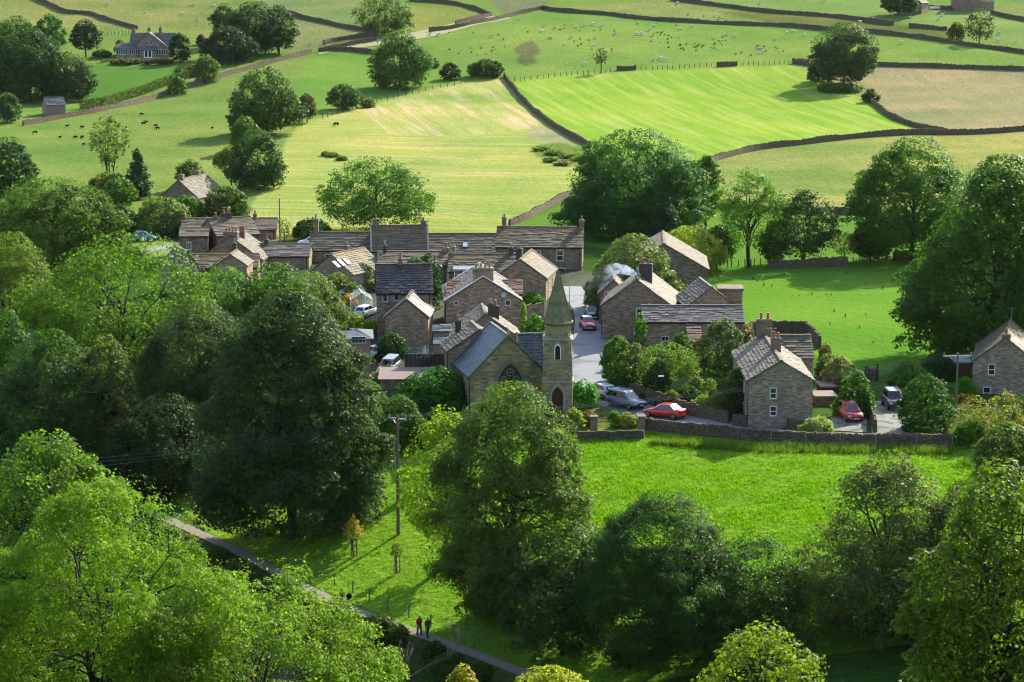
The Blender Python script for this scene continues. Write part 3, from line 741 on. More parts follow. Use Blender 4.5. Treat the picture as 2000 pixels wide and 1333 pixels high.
def gable(label, xl, xr, D, L, ye, ya, skew=0, wins=(), chim=(), doors=(), zg=None, side=(), **kw):
    """gable end towards the viewer, ridge running away turned by skew degrees (positive = to the left)"""
    X0, X1 = xpx(xl, ye, D), xpx(xr, ye, D); Wd = (X1 - X0) / math.cos(math.radians(skew)); fx = (X0 + X1) / 2
    a = math.radians(90 + skew); cx = fx + math.cos(a) * L / 2; cy = D + math.sin(a) * L / 2
    z0 = float(ground_z(fx, D)) if zg is None else zg
    E = zpy(ye, D) - z0; R = zpy(ya, D) - z0
    ww = [('xm', (xpx(px, py, D) - fx) / math.cos(math.radians(skew)), zpy(py + hp / 2, D) - z0, wp * D / FPX, hp * D / FPX, *r) for px, py, wp, hp, *r in wins]
    ww += list(side)
    cc = [(-L / 2 + f * L, oy, R - 1.0, R + top, sx, sy, n, *r) for f, oy, top, sx, sy, n, *r in chim]
    dd = [('xm', (xpx(px, ye, D) - fx), 0, w, h, *r) for px, w, h, *r in doors]
    return house(label, cx, cy, z0, 90 + skew, L, Wd, E, R, wins=ww, chim=cc, doors=dd, **kw)

# --- right of the street
gable('gabled cottage row with two chimneys casting shadows on its striped roof by the lower road', 1463, 1588, 229, 16.5, 743, 706, 0,
      wins=[(1510, 768, 13, 22), (1510, 803, 13, 20)], chim=[(.42, -.2, 1.0, .75, 1.0, 2), (.97, 0, 1.5, .9, 1.6, 2, STONE_DARK)], wall=STONE_GREY, roof=SLATE_BROWN,
      side=[('yp', 3.5, 2.9, .8, 1.1), ('yp', -.5, 2.9, .8, 1.1), ('yp', -4, 2.9, .8, 1.1), ('yp', 1.5, .7, .8, 1.2), ('yp', -3, .7, .8, 1.2)])
eaves('rear wing with dark stone roof behind the gabled cottage row', 1508, 1588, 242, 6.0, 699, 656, 0, wall=STONE_BROWN, gutter=False)
gable('large gable house with a smoking chimney beside the upper street', 1176, 1312, 278, 11, 597, 547, -8,
      wins=[(1249, 613, 12, 20), (1244, 647, 10, 18)], chim=[(.04, 0, .5, .5, .5, 1, SOOT, LEAD), (.36, -.7, 1.25, .95, 1.6, 2, SOOT)], wall=STONE_DARK, roof=SLATE_PALE)
gable('low old house end with white mullioned window behind the smoking chimney', 1171, 1226, 291, 9, 573, 548, -4, wins=[(1187, 577, 11, 13, 'case')], wall=STONE_DARK, roof=SLATE_MOSS)
eaves('long low barn range with dark slate roof right of the street', 1257, 1453, 268, 6.2, 629, 598, -1, wall=STONE_BROWN, roof=slate('dark_grey_slate', (.08, .07, .07), (.15, .13, .128), la=.15),  # a slightly darker, greyer stone slate
      name='barn', cat='barn', wins=[(1300, 662, 14, 10, 'case')])
gable('small outbuilding with pale twin pitched roof behind the long barn range', 1342, 1437, 277, 8, 598, 562, 6, wall=STONE_BROWN, roof=SLATE_PALE, name='outbuilding', cat='outbuilding')
gable('bare dark gabled barn end below the pale willow', 1212, 1382, 312, 14, 526, 477, -3, wall=STONE_DARK, roof=SLATE_MOSS, name='barn', cat='barn', gutter=False)
def tank_tower():
    D = 279; X0, X1 = xpx(1405, 600, D), xpx(1451, 600, D); z0 = float(ground_z(X0, D)); z1 = zpy(569, D) - z0; w = X1 - X0
    root = empty('outbuilding', ((X0 + X1) / 2, D + 1.6, z0), math.radians(-3), 'square stone block with a flat slab top at the edge of the flat field', 'outbuilding')
    m = MB(); m.box(-w / 2, w / 2, -1.6, 1.6, -.5, z1); m.build('wall', STONE_BROWN, root)
    m = MB(); m.box(-w / 2 - .15, w / 2 + .15, -1.75, 1.75, z1 + .002, z1 + .32); m.build('slab_roof', STONE_DARK, root)
tank_tower()
def porch():
    D = 265; x0, x1 = xpx(1342, 655, D), xpx(1372, 655, D); z0 = float(ground_z(x0, D)); zt = zpy(640, D) - z0; zb = zpy(664, D) - z0
    root = empty('porch', ((x0 + x1) / 2, D, z0), 0, 'small lean to porch on white posts against the long barn range', 'porch'); w = (x1 - x0) / 2
    m = MB(); P = ((-w, -1.2, zb), (w, -1.2, zb), (w, 2.8, zt), (-w, 2.8, zt)); slab(m, *P); roof_plane(m, *P); m.build('roof', TILE_RED, root)
    for s in (-1, 1):
        m = MB(); m.box(s * w * .85 - .06, s * w * .85 + .06, -1.1, -.98, -.2, zb - .1); m.build('post', WHITE, root)
porch()
for k, (x, y, w, h, lab) in enumerate([(1612, 783, 40, 22, 'flat roofed stone store beside the gabled cottage and the red people carrier'), (1616, 762, 26, 16, 'small brown shed behind the flat roofed store')]):
    D = 238 + 6 * k; X0, X1 = xpx(x - w / 2, y, D), xpx(x + w / 2, y, D); z0 = float(ground_z(X0, D)); z1 = zpy(y - h * .3, D) - z0; ww = X1 - X0
    root = empty('outbuilding', ((X0 + X1) / 2, D + 1.4, z0), math.radians(3), lab, 'shed')
    m = MB(); m.box(-ww / 2, ww / 2, -1.4, 1.4, -.4, z1); m.build('wall', STONE_DARK if k == 0 else WOODD, root)
    m = MB(); m.box(-ww / 2 - .15, ww / 2 + .15, -1.6, 1.6, z1 + .002, z1 + .16); m.build('roof', plain('felt_roof', (.20, .15, .13), .9), root)
gable('right edge house with a gable chimney and lichen stained roof', 1903, 2024, 244, 12, 709, 660, -14, wins=[(1938, 723, 13, 22), (1929, 769, 14, 24)], chim=[(.03, 0, .15, .9, .9, 1)], wall=STONE_GREY, roof=SLATE_MOSS)
# --- left of the street
gable('tall gable house with a broad central chimney breast behind the chapel', 871, 1017, 285, 12, 587, 542, 3,
      wins=[(891, 592, 8, 8, 'plain'), (992, 592, 10, 11, 'plain')], chim=[(.06, 0, .9, 1.6, 2.5, 4, STONE_BROWN, POTGREY)], wall=STONE_BROWN, roof=SLATE_PALE, coping=WHITE)  # pale slate stands in for sunlight on these roof strips
for k, (a, b) in enumerate(((873, 908), (982, 1020))):
    D = 288; X0, X1 = xpx(a, 572, D), xpx(b, 572, D); root = empty('dormer', ((X0 + X1) / 2, D + 2.5, 0), 0, ('red brown tiled side wing on the left of the broad chimney house', 'red brown tiled side wing on the right of the broad chimney house')[k], 'roof wing')
    w = (X1 - X0) / 2; zb, zt = zpy(576, D), zpy(548, D + 4); m = MB(); m.box(-w, w, -1.9, 3, zb - 4.5, zb - .1); m.build('wall', STONE_BROWN, root)
    m = MB(); P = ((-w - .1, -2.2, zb), (w + .1, -2.2, zb), (w + .1, 2.4, zt), (-w - .1, 2.4, zt)); slab(m, *P); roof_plane(m, *P); m.build('roof', TILE_RED, root)
gable('low mossy roofed cottage between the chapel and the broad chimney house', 882, 1016, 268, 8, 662, 615, 4, chim=[(.1, -.6, 1.0, .6, .6, 1, SOOT, LEAD), (.35, -1.3, .4, .8, .8, 2, SOOT)], wall=STONE_DARK, roof=SLATE_BROWN)
gable('stone slated cottage tucked behind the left slope of the chapel roof', 876, 998, 249, 5.6, 684, 645, 10, chim=[(.9, 1.6, .1, .6, .6, 1, SOOT, POTGREY)], wall=STONE_BROWN, roof=SLATE_PALE, side=[('yp', 2.5, 1.6, .7, 1.0)])
def lean_to():
    for k, (x0, x1, D, yb, yt, mt) in enumerate(((846, 878, 264, 648, 634, SLATE_BLUE), (848, 872, 258, 672, 658, SLATE_BLUE))):
        X0, X1 = xpx(x0, yb, D), xpx(x1, yb, D); w = (X1 - X0) / 2; z0 = float(ground_z(X0, D)); zb = zpy(yb, D) - z0; zt = zpy(yt, D + 2.5) - z0
        root = empty('lean_to_shed', ((X0 + X1) / 2, D, z0), 0, ('upper blue slate lean to left of the chapel cottages', 'lower blue slate lean to left of the chapel cottages')[k], 'shed')
        m = MB(); m.box(-w, w, .1, 2.6, -.4, zb); m.build('wall', STONE_DARK, root)
        m = MB(); P = ((-w - .15, -.1, zb), (w + .15, -.1, zb), (w + .15, 2.7, zt), (-w - .15, 2.7, zt)); slab(m, *P); roof_plane(m, *P); m.build('roof', mt, root)
lean_to()
eaves('dark slated house with two white windows and a projecting gable wing', 732, 840, 286, 8, 572, 517, 4, wins=[(748, 581, 10, 17, 'plain'), (770, 579, 10, 16, 'plain')],
      chim=[(782, 508, 8, .7, 1)], wall=STONE_BROWN, roof=SLATE_DARK, coping=None, fine=.4)
gable('projecting gable wing of the dark slated house', 752, 836, 279, 7, 620, 586, -3, wall=STONE_BROWN, roof=SLATE_DARK, coping=TRIM, fine=.4, gutter=False)
eaves('back row cottage at its left end with one finial like chimney', 604, 721, 348, 7.5, 489, 454, 0, chim=[(617, 430, 10, 1.0, 1, STONE_DARK, POTGREY)], wall=STONE_BROWN, fine=1.1, wins=[(640, 503, 8, 13), (690, 503, 8, 13)])
eaves('tallest back row house with terracotta pots at both ends', 722, 832, 345, 8.5, 491, 441, 4, chim=[(734, 430, 13, 1.1, 2), (827, 434, 11, 1.0, 2)], wall=STONE_BROWN, fine=1.1, roof=SLATE_MOSS, coping=TRIM)
eaves('back row cottage with a single skylight in its roof', 836, 975, 349, 8, 493, 457, 0, wall=STONE_BROWN, fine=1.1, wins=[(900, 503, 8, 12)])
def skylight(px, py, D, Wd, ye, yr, wp, label, yaw=0):
    """glazed roof window lying on an eaves-side slope"""
    zE, zR = zpy(ye, D), zpy(yr, D + Wd / 2); 
    a, b = ray(px, py); sl = (zR - zE) / (Wd / 2); y = (zE - sl * D - CAMZ) / (float(b) - sl); p = Vector((float(a) * y, y, CAMZ + float(b) * y))
    ang = math.atan(sl); root = empty('skylight', p + Vector((0, -.12 * math.sin(ang), .18 * math.cos(ang))), 0, label, 'roof window'); root.rotation_euler = (ang, 0, 0)
    w = wp * D / FPX / 2; m = MB(); m.box(-w, w, -.55, .55, -.05, .03); m.build('pane', NT('painted_sky_pane').bsdf((.55, .62, .68), .15, spec=.8), root)  # pale blue base colour stands in for reflected sky
    m = MB()
    for q in ((-w - .06, -w, -.6, .6), (w, w + .06, -.6, .6), (-w, w, -.6, -.55), (-w, w, .55, .6)): m.box(*q, -.08, .06)
    m.build('frame', LEAD, root)
skylight(909, 480, 349, 8, 493, 457, 9, 'single skylight in the back row cottage roof')
eaves('right hand back row house with mossy roof and sash windows facing the street top', 972, 1140, 340, 9.5, 483, 444, -3,
      wins=[(1010, 494, 11, 14), (1054, 500, 10, 20), (1097, 499, 13, 20), (1054, 530, 10, 14), (1100, 531, 13, 14)], chim=[(985, 428, 9, .9, 2, STONE_DARK, POTGREY), (1136, 432, 9, 1.0, 1, STONE_DARK)], wall=STONE_DARK, roof=SLATE_MOSS, fine=1.0)
eaves('low middle row roof with a sooty chimney above the cypress', 736, 872, 322, 7, 519, 492, 2, chim=[(752, 482, 7, .7, 1, SOOT, LEAD), (872, 487, 9, .9, 1)], wall=STONE_DARK, fine=1.0, wins=[(741, 498, 7, 8)])
eaves('middle row cottage with a white framed glazed dormer', 876, 1010, 318, 8, 531, 497, 0, chim=[(885, 484, 9, .9, 1, STONE_BROWN, POTGREY), (998, 486, 8, .8, 1, SOOT, POTGREY)], wall=STONE_DARK, roof=SLATE_MOSS, fine=.9)
def glazed_dormer():
    D = 316; X0, X1 = xpx(887, 540, D), xpx(924, 540, D); w = (X1 - X0) / 2; zb, zt = zpy(547, D), zpy(528, D); root = empty('dormer', ((X0 + X1) / 2, D, zb), 0, 'white framed glazed dormer with a flat lead top', 'dormer window'); h = zt - zb
    m = MB(); m.box(-w, w, 0, 3, -.6, h); m.build('cheeks', WHITE, root)
    m = MB(); m.box(-w + .08, w - .08, -.03, -.004, .1, h - .12); m.build('pane', GLASS, root)
    m = MB()
    for x in (-w + .04, 0, w - .04): m.box(x - .05, x + .05, -.07, -.032, 0, h - .003)
    m.box(-w, w, -.06, -.033, h * .55, h * .55 + .07); m.build('frame', WHITE, root)
    m = MB(); m.box(-w - .2, w + .2, -.3, 3.1, h + .002, h + .15); m.build('flat_roof', LEAD, root)
glazed_dormer()
gable('gable house with a sunlit right flank at the head of the street', 966, 1066, 311, 10, 543, 508, -9, chim=[(.5, .9, .7, .9, .8, 1, SOOT, POTGREY)], wall=STONE_BROWN, roof=SLATE_MOSS, coping=TRIM, side=[('ym', -2.5, 1.2, .8, 1.1), ('ym', 1.5, 1.2, .8, 1.1)])
gable('lichen roofed cottage with three skylights above the whitish shrub', 606, 690, 318, 8, 533, 497, -30, wall=STONE_GREY, roof=slate('orange_lichen_slate', (.12, .10, .065), (.2, .17, .125), (.30, .18, .04), 1.0, .3), chim=[(.55, .4, .5, .6, .6, 1, STONE_DARK, POTGREY)], gutter=False)
def skylight_on(lbl, side, px, py, w, l, label, col):
    """roof window lying on one slope (side -1 or 1) of a house, where the photo shows it"""
    o = next(q for q in bpy.data.objects if str(q.get('label', '')).startswith(lbl)); bpy.context.view_layer.update(); M = o.matrix_world.inverted(); wl = next(c for c in o.children if c.name.startswith('wall')).data
    vs = [v.co for v in wl.vertices]; R = max(v.z for v in vs); Wd = max(v.y for v in vs) * 2; E = max(v.z for v in vs if abs(abs(v.y) - Wd / 2) < .01)
    n = Vector((0, side * (R - E), Wd / 2)).normalized(); p0 = Vector((0, 0, R + .06)); c = M @ Vector((0, 0, CAMZ)); d = (M @ at(px, py, 100)) - c; t = (p0 - c).dot(n) / d.dot(n); p = c + d * t
    Q = Matrix.Translation(p + n * .1) @ n.to_track_quat('Z', 'Y').to_matrix().to_4x4()
    m = MB(); m.box(-w / 2, w / 2, -l / 2, l / 2, -.05, .05, Q); g = m.build('skylight', NT('skylight_pane').bsdf(col, .2, spec=.7), o); g['label'] = label
    m = MB()
    for q in ((-w / 2 - .07, -w / 2 - .002, -l / 2 - .07, l / 2 + .07), (w / 2 + .002, w / 2 + .07, -l / 2 - .07, l / 2 + .07), (-w / 2, w / 2, -l / 2 - .07, -l / 2 - .002), (-w / 2, w / 2, l / 2 + .002, l / 2 + .07)): m.box(*q, -.06, .08, Q)
    m.build('frame', LEAD, g)
for k, (x, y) in enumerate(((656, 518), (666, 515), (676, 512))): skylight_on('lichen roofed cottage', -1, x, y, .55, 1.1, ('left skylight', 'middle skylight', 'right skylight')[k], (.6, .62, .62))
# --- left cluster
eaves('long roofed house at the far left of the village', 352, 537, 372, 7.5, 449, 427, 2, chim=[(360, 420, 6, .8, 1), (437, 420, 10, 1.0, 2, SOOT), (498, 420, 7, .9, 1)], wall=STONE_BROWN, fine=1.2)
eaves('house with a broad sunlit pale roof in the left cluster', 398, 484, 352, 9, 460, 426, 24, chim=[(420, 424, 7, .8, 2), (446, 418, 9, .9, 2, SOOT)], wall=STONE_DARK, roof=SLATE_PALE, fine=1.1, wins=[(470, 472, 7, 10)])  # pale slate puts the sunlight on this roof into its colour
eaves('dark end house with a white window at the left of the village', 347, 402, 349, 6, 462, 446, 6, wins=[(365, 481, 8, 15, 'case')], wall=STONE_DARK, roof=SLATE_BROWN, fine=1.1)
gable('stone slated gable with a big square stack and many pots in the left cluster', 388, 512, 338, 8, 506, 462, -6, chim=[(.1, 0, .4, 1.2, 2.1, 4, STONE_DARK), (.5, -.9, .2, .7, .9, 3)], wall=STONE_DARK, roof=SLATE_BROWN, fine=1.0)
eaves('front left row with a yellow lichen ridge above the bright trees', 372, 500, 325, 7, 523, 497, 3, chim=[(458, 478, 8, .8, 1, SOOT, LEAD)], wall=STONE_DARK, roof=SLATE_MOSS, fine=1.0)
gable('small pale gable at the left end of the front left row', 340, 392, 323, 7, 528, 492, 22, wall=STONE_GREY, roof=SLATE_PALE, fine=1.0, gutter=False)
gable('small cross gable in the middle of the front left row', 420, 482, 319, 5, 519, 498, -3, wall=STONE_BROWN, roof=SLATE_PALE, fine=1.0, gutter=False)
eaves('low row with a dark chimney at its left joining the back row', 498, 603, 341, 7, 501, 477, 0, chim=[(521, 471, 8, .9, 1, SOOT, LEAD)], wall=STONE_BROWN, roof=slate('reddish_stone_slate', (.11, .088, .075), (.18, .145, .125)), fine=1.1)
# --- garage with hipped roof, sheds, far buildings
def hipped_garage():
    D = 263; X0, X1 = xpx(650, 660, D), xpx(720, 660, D); w = (X1 - X0) / 2; z0 = float(ground_z(X0, D)); zE, zR = zpy(662, D) - z0, zpy(643, D + 2.5) - z0
    root = empty('bungalow', ((X0 + X1) / 2, D + 3, z0), math.radians(4), 'small rendered building with hipped slate roof and white casement beside the round topiary', 'building')
    m = MB(); m.box(-w, w, -3, 3, -.5, zE); m.build('wall', plain('brown_render', (.30, .19, .14), .9), root)
    m = MB(); e = .35; A, B, C, Dd = (-w - e, -3 - e, zE), (w + e, -3 - e, zE), (w + e, 3 + e, zE), (-w - e, 3 + e, zE); r0, r1 = (-w + 2.5, 0, zR), (w - 2.5, 0, zR)
    for P in ((A, B, r1, r0), (C, Dd, r0, r1), (B, C, r1, r1), (Dd, A, r0, r0)): roof_plane(m, *P, fine=.4, course=.28, lift=.02); m.face(P if P[2] != P[3] else P[:3], .3)
    m.build('roof', SLATE_BLUE, root)
    M = face_matrix('ym', 2 * w, 6); add_window(root, M, xpx(697, 664, D) - (X0 + X1) / 2, zpy(671, D) - z0, 28 * D / FPX, 14 * D / FPX, 'grid', False)
hipped_garage()
def wood_garage():
    D = 250; X0, X1 = xpx(790, 715, D), xpx(868, 715, D); w = (X1 - X0) / 2; z0 = float(ground_z(X0, D)); z1 = zpy(692, D) - z0
    root = empty('timber_fence', ((X0 + X1) / 2, D, z0), 0, 'tall dark stained board fence in front of the paved yard', 'fence'); m = MB(); n = 30
    for k in range(n): m.box(-w + 2 * w * k / n, -w + 2 * w * (k + 1) / n - .012, -.02, .02, -.3, z1 + random.uniform(-.03, .03))
    m.build('boards', WOODD, root)
    D = 246; X0, X1 = xpx(742, 735, D), xpx(846, 735, D); w = (X1 - X0) / 2; z0 = float(ground_z(X0, D)); zb, zt = zpy(740, D) - z0, zpy(718, D + 3) - z0
    root = empty('garage', ((X0 + X1) / 2, D + 3, z0), 0, 'low garage row with a pinkish brown sheet roof below the yard', 'garage'); m = MB(); m.box(-w, w, -3, 0, -.4, zb - .1); m.build('wall', STONE_DARK, root)
    m = MB(); P = ((-w - .2, -3.3, zb), (w + .2, -3.3, zb), (w + .2, .2, zt), (-w - .2, .2, zt)); slab(m, *P); m.build('roof', plain('pinkish_sheet', (.24, .16, .14), .85), root)
wood_garage()
def greenhouse():
    p = G(704, 606); root = empty('greenhouse', p, math.radians(8), 'small glass greenhouse with a white frame behind the dark slated house', 'greenhouse'); m = MB(); g = MB()
    w, l, h, r = 1.4, 2.2, 1.7, 2.6
    for y in np.linspace(-l, l, 6):
        q = [(-w, y, 0), (-w, y, h), (0, y, r), (w, y, h), (w, y, 0)]
        for a, b in zip(q, q[1:]): m.bar(a, b, .05)
    for x, z in ((-w, h), (w, h), (0, r), (-w, .1), (w, .1)): m.bar((x, -l, z), (x, l, z), .05)
    for x in (-.5, .5): m.bar((x, -l, 0), (x, -l, 2.2), .04)
    for q in (((-w, -l, 0), (-w, l, 0), (-w, l, h), (-w, -l, h)), ((w, -l, 0), (w, l, 0), (w, l, h), (w, -l, h)), ((-w, -l, h), (-w, l, h), (0, l, r), (0, -l, r)), ((w, -l, h), (w, l, h), (0, l, r), (0, -l, r)), ((-w, -l, 0), (w, -l, 0), (w, -l, h), (-w, -l, h)), ((-w, l, 0), (w, l, 0), (w, l, h), (-w, l, h))): g.face(q)
    m.build('frame', WHITE, root); g.build('glazing', GREENHOUSE_GLASS, root)
greenhouse()
def shed(label, px, py, w, l, h, r, wall, roof, rz=0, name='shed', cat='shed', **kw):
    p = G(px, py); return house(label, p.x, p.y + l / 2, p.z, rz, w, l, h, r, wall=wall, roof=roof, gutter=False, name=name, cat=cat, **kw)
shed('grey roofed garden shed beside the dark conifer hedge', 685, 598, 2.2, 2.2, 1.7, 2.4, WOOD, plain('grey_felt', (.4, .39, .37), .9), -40)
shed('brown timber garden building behind the utility pole', 1868, 741, 2.9, 2.6, 1.9, 2.3, WOODR, plain('pale_felt', (.42, .38, .33), .9), 0)
shed('small stone field barn below the wooded garden', 102, 226, 4.6, 4.5, 2.6, 4.2, plain('barn_stone', (.24, .17, .14), .9), SLATE_BLUE, 25, 'barn', 'barn')
shed('stone hill barn beside the oak at the top edge', 1790, 27, 6.5, 7, 3.4, 5.2, STONE_GREY, SLATE_PALE, 60, 'barn', 'barn')
shed('dark tall hill barn at the top right corner', 1890, 22, 8, 7, 5, 7.5, STONE_DARK, SLATE_DARK, 5, 'barn', 'barn')
shed('low stone lean to beside the dark hill barn', 1925, 19, 5, 5, 2.6, 4.2, STONE_GREY, SLATE_PALE, 5, 'barn', 'barn')
gable('tucked away cottage with a chimney among the trees on the left', 311, 388, G(345, 398).y, 12, 386, 352, -16, chim=[(.75, .3, .6, 1.0, 1.0, 1), (.1, 0, .7, .9, .9, 1)], wall=STONE_DARK, roof=SLATE_PALE, fine=1.4, gutter=False)
def hill_bungalow():
    D = G(285, 113).y; s = D / FPX; c = G(285, 113); root = empty('bungalow', c, 0, 'large bungalow with a central cross gable and rows of white windows above the lawn', 'house')
    def X(px): return xpx(px, 100, D) - c.x
    def Z(py): return zpy(py, D) - c.z
    m = MB(); m.prism([(-4, -.5), (4, -.5), (4, Z(93)), (0, zpy(65, D + 4) - c.z), (-4, Z(93))], X(254), X(340), Matrix.Translation((0, 4, 0)) @ Matrix.Rotation(-math.pi / 2, 4, 'Z') @ Matrix.Scale(-1, 4, (1, 0, 0)))
    m.prism([(X(268), -.5), (X(331), -.5), (X(331), Z(95)), (X(291), Z(64)), (X(268), Z(85))], -.6, 4)
    m.box(X(228), X(268), -1.2, 3, -.5, Z(95)); m.box(X(276), X(306), -2.0, -.6, -.5, Z(98)); m.build('wall', STONE_GREY, root)
    m = MB(); zr = zpy(65, D + 4) - c.z
    for P in (((X(252), -.4, Z(93) - .2), (X(341), -.4, Z(93) - .2), (X(341), 4, zr + .1), (X(252), 4, zr + .1)), ((X(252), 8.4, Z(93) - .2), (X(341), 8.4, Z(93) - .2), (X(341), 4, zr + .1), (X(252), 4, zr + .1)),
              ((X(332) + .2, -.9, Z(95)), (X(332) + .2, 4, Z(95)), (X(291), 4, Z(63)), (X(291), -.9, Z(63))), ((X(267), -.9, Z(85)), (X(267), 4, Z(85)), (X(291), 4, Z(63)), (X(291), -.9, Z(63))),
              ((X(226), -1.6, Z(95)), (X(270), -1.6, Z(95)), (X(270), 3, Z(86)), (X(228), 3, Z(86))), ((X(274), -2.4, Z(98)), (X(308), -2.4, Z(98)), (X(306), -.55, Z(90)), (X(276), -.55, Z(90)))):
        slab(m, *P, t=.12); roof_plane(m, *P, fine=1.6, course=.5)
    m.build('roof', slate('purple_grey_slate', (.10, .09, .10), (.16, .145, .155)), root)
    for a, b, yy in ((229, 250, -1.2), (254, 274, -1.2), (306, 329, -.6)):
        n = 5; w = (X(b) - X(a)) / n
        for k in range(n): add_window(root, Matrix.Translation((0, yy, 0)) @ Matrix.Rotation(math.pi, 4, 'Z') @ Matrix.Scale(-1, 4, (1, 0, 0)), X(a) + w * (k + .5), Z(107), w * .82, Z(97) - Z(107), 'plain', False)
    for px in (287.5, 292, 296.5): add_window(root, Matrix.Translation((0, -.6, 0)) @ Matrix.Rotation(math.pi, 4, 'Z') @ Matrix.Scale(-1, 4, (1, 0, 0)), X(px), Z(87), .5, .9, 'plain', False)
    MM = Matrix.Translation((0, -2.0, 0)) @ Matrix.Rotation(math.pi, 4, 'Z') @ Matrix.Scale(-1, 4, (1, 0, 0))
    m = MB(); m.box(X(283), X(299), .003, .06, 0, Z(98), MM); dr = m.build('door', WHITE, root); m = MB()
    for a, b in ((285, 290), (292, 297)): m.box(X(a), X(b), .063, .08, .3, Z(99.5), MM)
    m.build('pane', GLASS, dr)
    for px, t in ((259, 60), (289, 57), (311, 57)): add_chimney(root, X(px), 3.5, zr - 1.6, Z(t), .9, .9, 1, STONE_DARK, POTGREY)
hill_bungalow()

# ------------------------------------------------------------------ the chapel
def arch(w, zs, n=7, rise=1.0):
    r = w; P = []
    for k in range(n + 1):
        t = math.radians(60 * k / n); P.append((w / 2 - r + r * math.cos(t), zs + rise * r * math.sin(t)))
    return P + [(-x, z) for x, z in P[-2::-1]]
def arch_ring(m, M, u, z0, zs, w, t, y0, y1):
    A = [(w / 2, z0)] + arch(w, zs) + [(-w / 2, z0)]; B = [(w / 2 + t, z0)] + arch(w + 2 * t, zs) + [(-w / 2 - t, z0)]
    for (a, b), (c, d) in zip(zip(A, A[1:]), zip(B, B[1:])):
        P = [a, b, d, c]; F = [M @ Vector((u + x, y1, z)) for x, z in P]; K = [M @ Vector((u + x, y0, z)) for x, z in P]
        m.face(F); 
        for k in range(4): m.face((F[k], K[k], K[(k + 1) % 4], F[(k + 1) % 4]))
def arch_panel(m, M, u, z0, zs, w, y):
    m.face([M @ Vector((u + x, y, z)) for x, z in [(w / 2, z0)] + arch(w, zs) + [(-w / 2, z0)]])
def chapel():
    D = 241.0; skew = 13
    gl, gr = 919, 1066; X0, X1 = xpx(gl, 730, D), xpx(gr, 730, D); fx = (X0 + X1) / 2; Wd = (X1 - X0) / math.cos(math.radians(skew)); L = 8.4
    a = math.radians(90 + skew); cx, cy = fx + math.cos(a) * L / 2, D + math.sin(a) * L / 2; z0 = float(ground_z(fx, D)); E = zpy(731, D) - z0; R = zpy(656, D) - z0
    r = house('stone chapel with a steep blue slate roof and traceried window', cx, cy, z0, 90 + skew, L, Wd, E, R, wall=STONE_CHURCH, roof=SLATE_BLUE, coping=STONE_CHURCH, name='chapel', cat='church', fine=.42, og=.2)
    M = face_matrix('xm', L, Wd); k = D / FPX; u = (xpx(996, 740, D) - fx)
    w = 50 * k; zs = zpy(752, D) - z0; zb = zs - 2.2
    m = MB(); arch_panel(m, M, u, zb, zs, w, .02); win = m.build('window', NT('leaded_glass').bsdf((.02, .022, .025), .25, spec=.5), r)
    m = MB(); arch_ring(m, M, u, zb, zs, w, .30, 0, .16); m.box(u - w / 2 - .3, u + w / 2 + .3, 0, .2, zb - .25, zb - .002, M); m.build('hood_moulding', plain('tracery_stone', (.17, .15, .11), .85), win)
    m = MB(); T = lambda pts, rr=.06: m.tube([M @ Vector((u + x, .06, z)) for x, z in pts], rr, 5)
    for x in (-w / 6, w / 6): T([(x, zb), (x, zs + .25)])
    for x in (-w / 3, 0, w / 3):
        c = w / 3; T([(x + q, zs - .35 + z - zs) for q, z in arch(c, zs)], .05)
    for x, z, rr in ((0, zs + w * .50, .40), (-w * .25, zs + w * .22, .34), (w * .25, zs + w * .22, .34)):
        T([(x + rr * math.cos(t), z + rr * math.sin(t)) for t in np.linspace(0, 2 * math.pi, 17)], .06)
        for q in range(4):
            t = q * math.pi / 2 + .78; T([(x + rr * .5 * math.cos(t) + rr * .42 * math.cos(s), z + rr * .5 * math.sin(t) + rr * .42 * math.sin(s)) for s in np.linspace(0, 2 * math.pi, 9)], .03)
    m.build('tracery', plain('tracery_stone', (.17, .15, .11), .85), win)
    m = MB(); pk = M @ Vector((0, -.1, R + .25)); m.tube([pk, pk + Vector((0, 0, .35)), pk + Vector((0, 0, .7))], [.16, .07, .03], 6); m.tube([pk + Vector((-.18, 0, .5)), pk + Vector((.18, 0, .5))], .05, 5); m.build('finial', STONE_CHURCH, r)
    # cross wing to the right of the nave
    Dw = 245.5; X0, X1 = xpx(1010, 690, Dw), xpx(1060, 690, Dw); w = X1 - X0
    house('slate roofed cross wing between the chapel nave and its spire', (X0 + X1) / 2, Dw + 2.5, float(ground_z(X0, Dw)), 6, w, 5, zpy(722, Dw) - z0, zpy(661, Dw + 2.5) - z0, wall=STONE_CHURCH, roof=SLATE_BLUE, coping=STONE_CHURCH, name='chapel_wing', cat='church', fine=.42, gutter=False)
    # tower and spire
    Dt = 238.5; k = Dt / FPX; tx = xpx(1090, 740, Dt); tz = float(ground_z(tx, Dt)); H = lambda py: zpy(py, Dt) - tz
    t = empty('church_tower', (tx, Dt + 1.55, tz), math.radians(-2), 'slender stone tower with an octagonal spire beside the street', 'church tower')
    m = MB(); h1, h2, h3, h4 = H(746), H(668), H(634), H(531); a1, a2 = 29.5 * k, 27 * k
    m.box(-a1, a1, -a1, a1, -.6, h1); m.box(-a1 - .04, a1 + .04, -a1 - .04, a1 + .04, h1 + .002, h1 + .14, taper=.12)
    m.box(-a2, a2, -a2, a2, h1 + .1, h2)
    for sx in (-1, 1):
        for sy in (-1, 1):                                             # corner buttresses
            x, y = sx * (a2 - .12), sy * (a2 - .12); m.box(x - .26, x + .26, y - .26, y + .26, h1 + .14, h1 + 2.9, taper=.10)
    m.box(-a2 - .10, a2 + .10, -a2 - .10, a2 + .10, h2 + .002, h2 + .16)
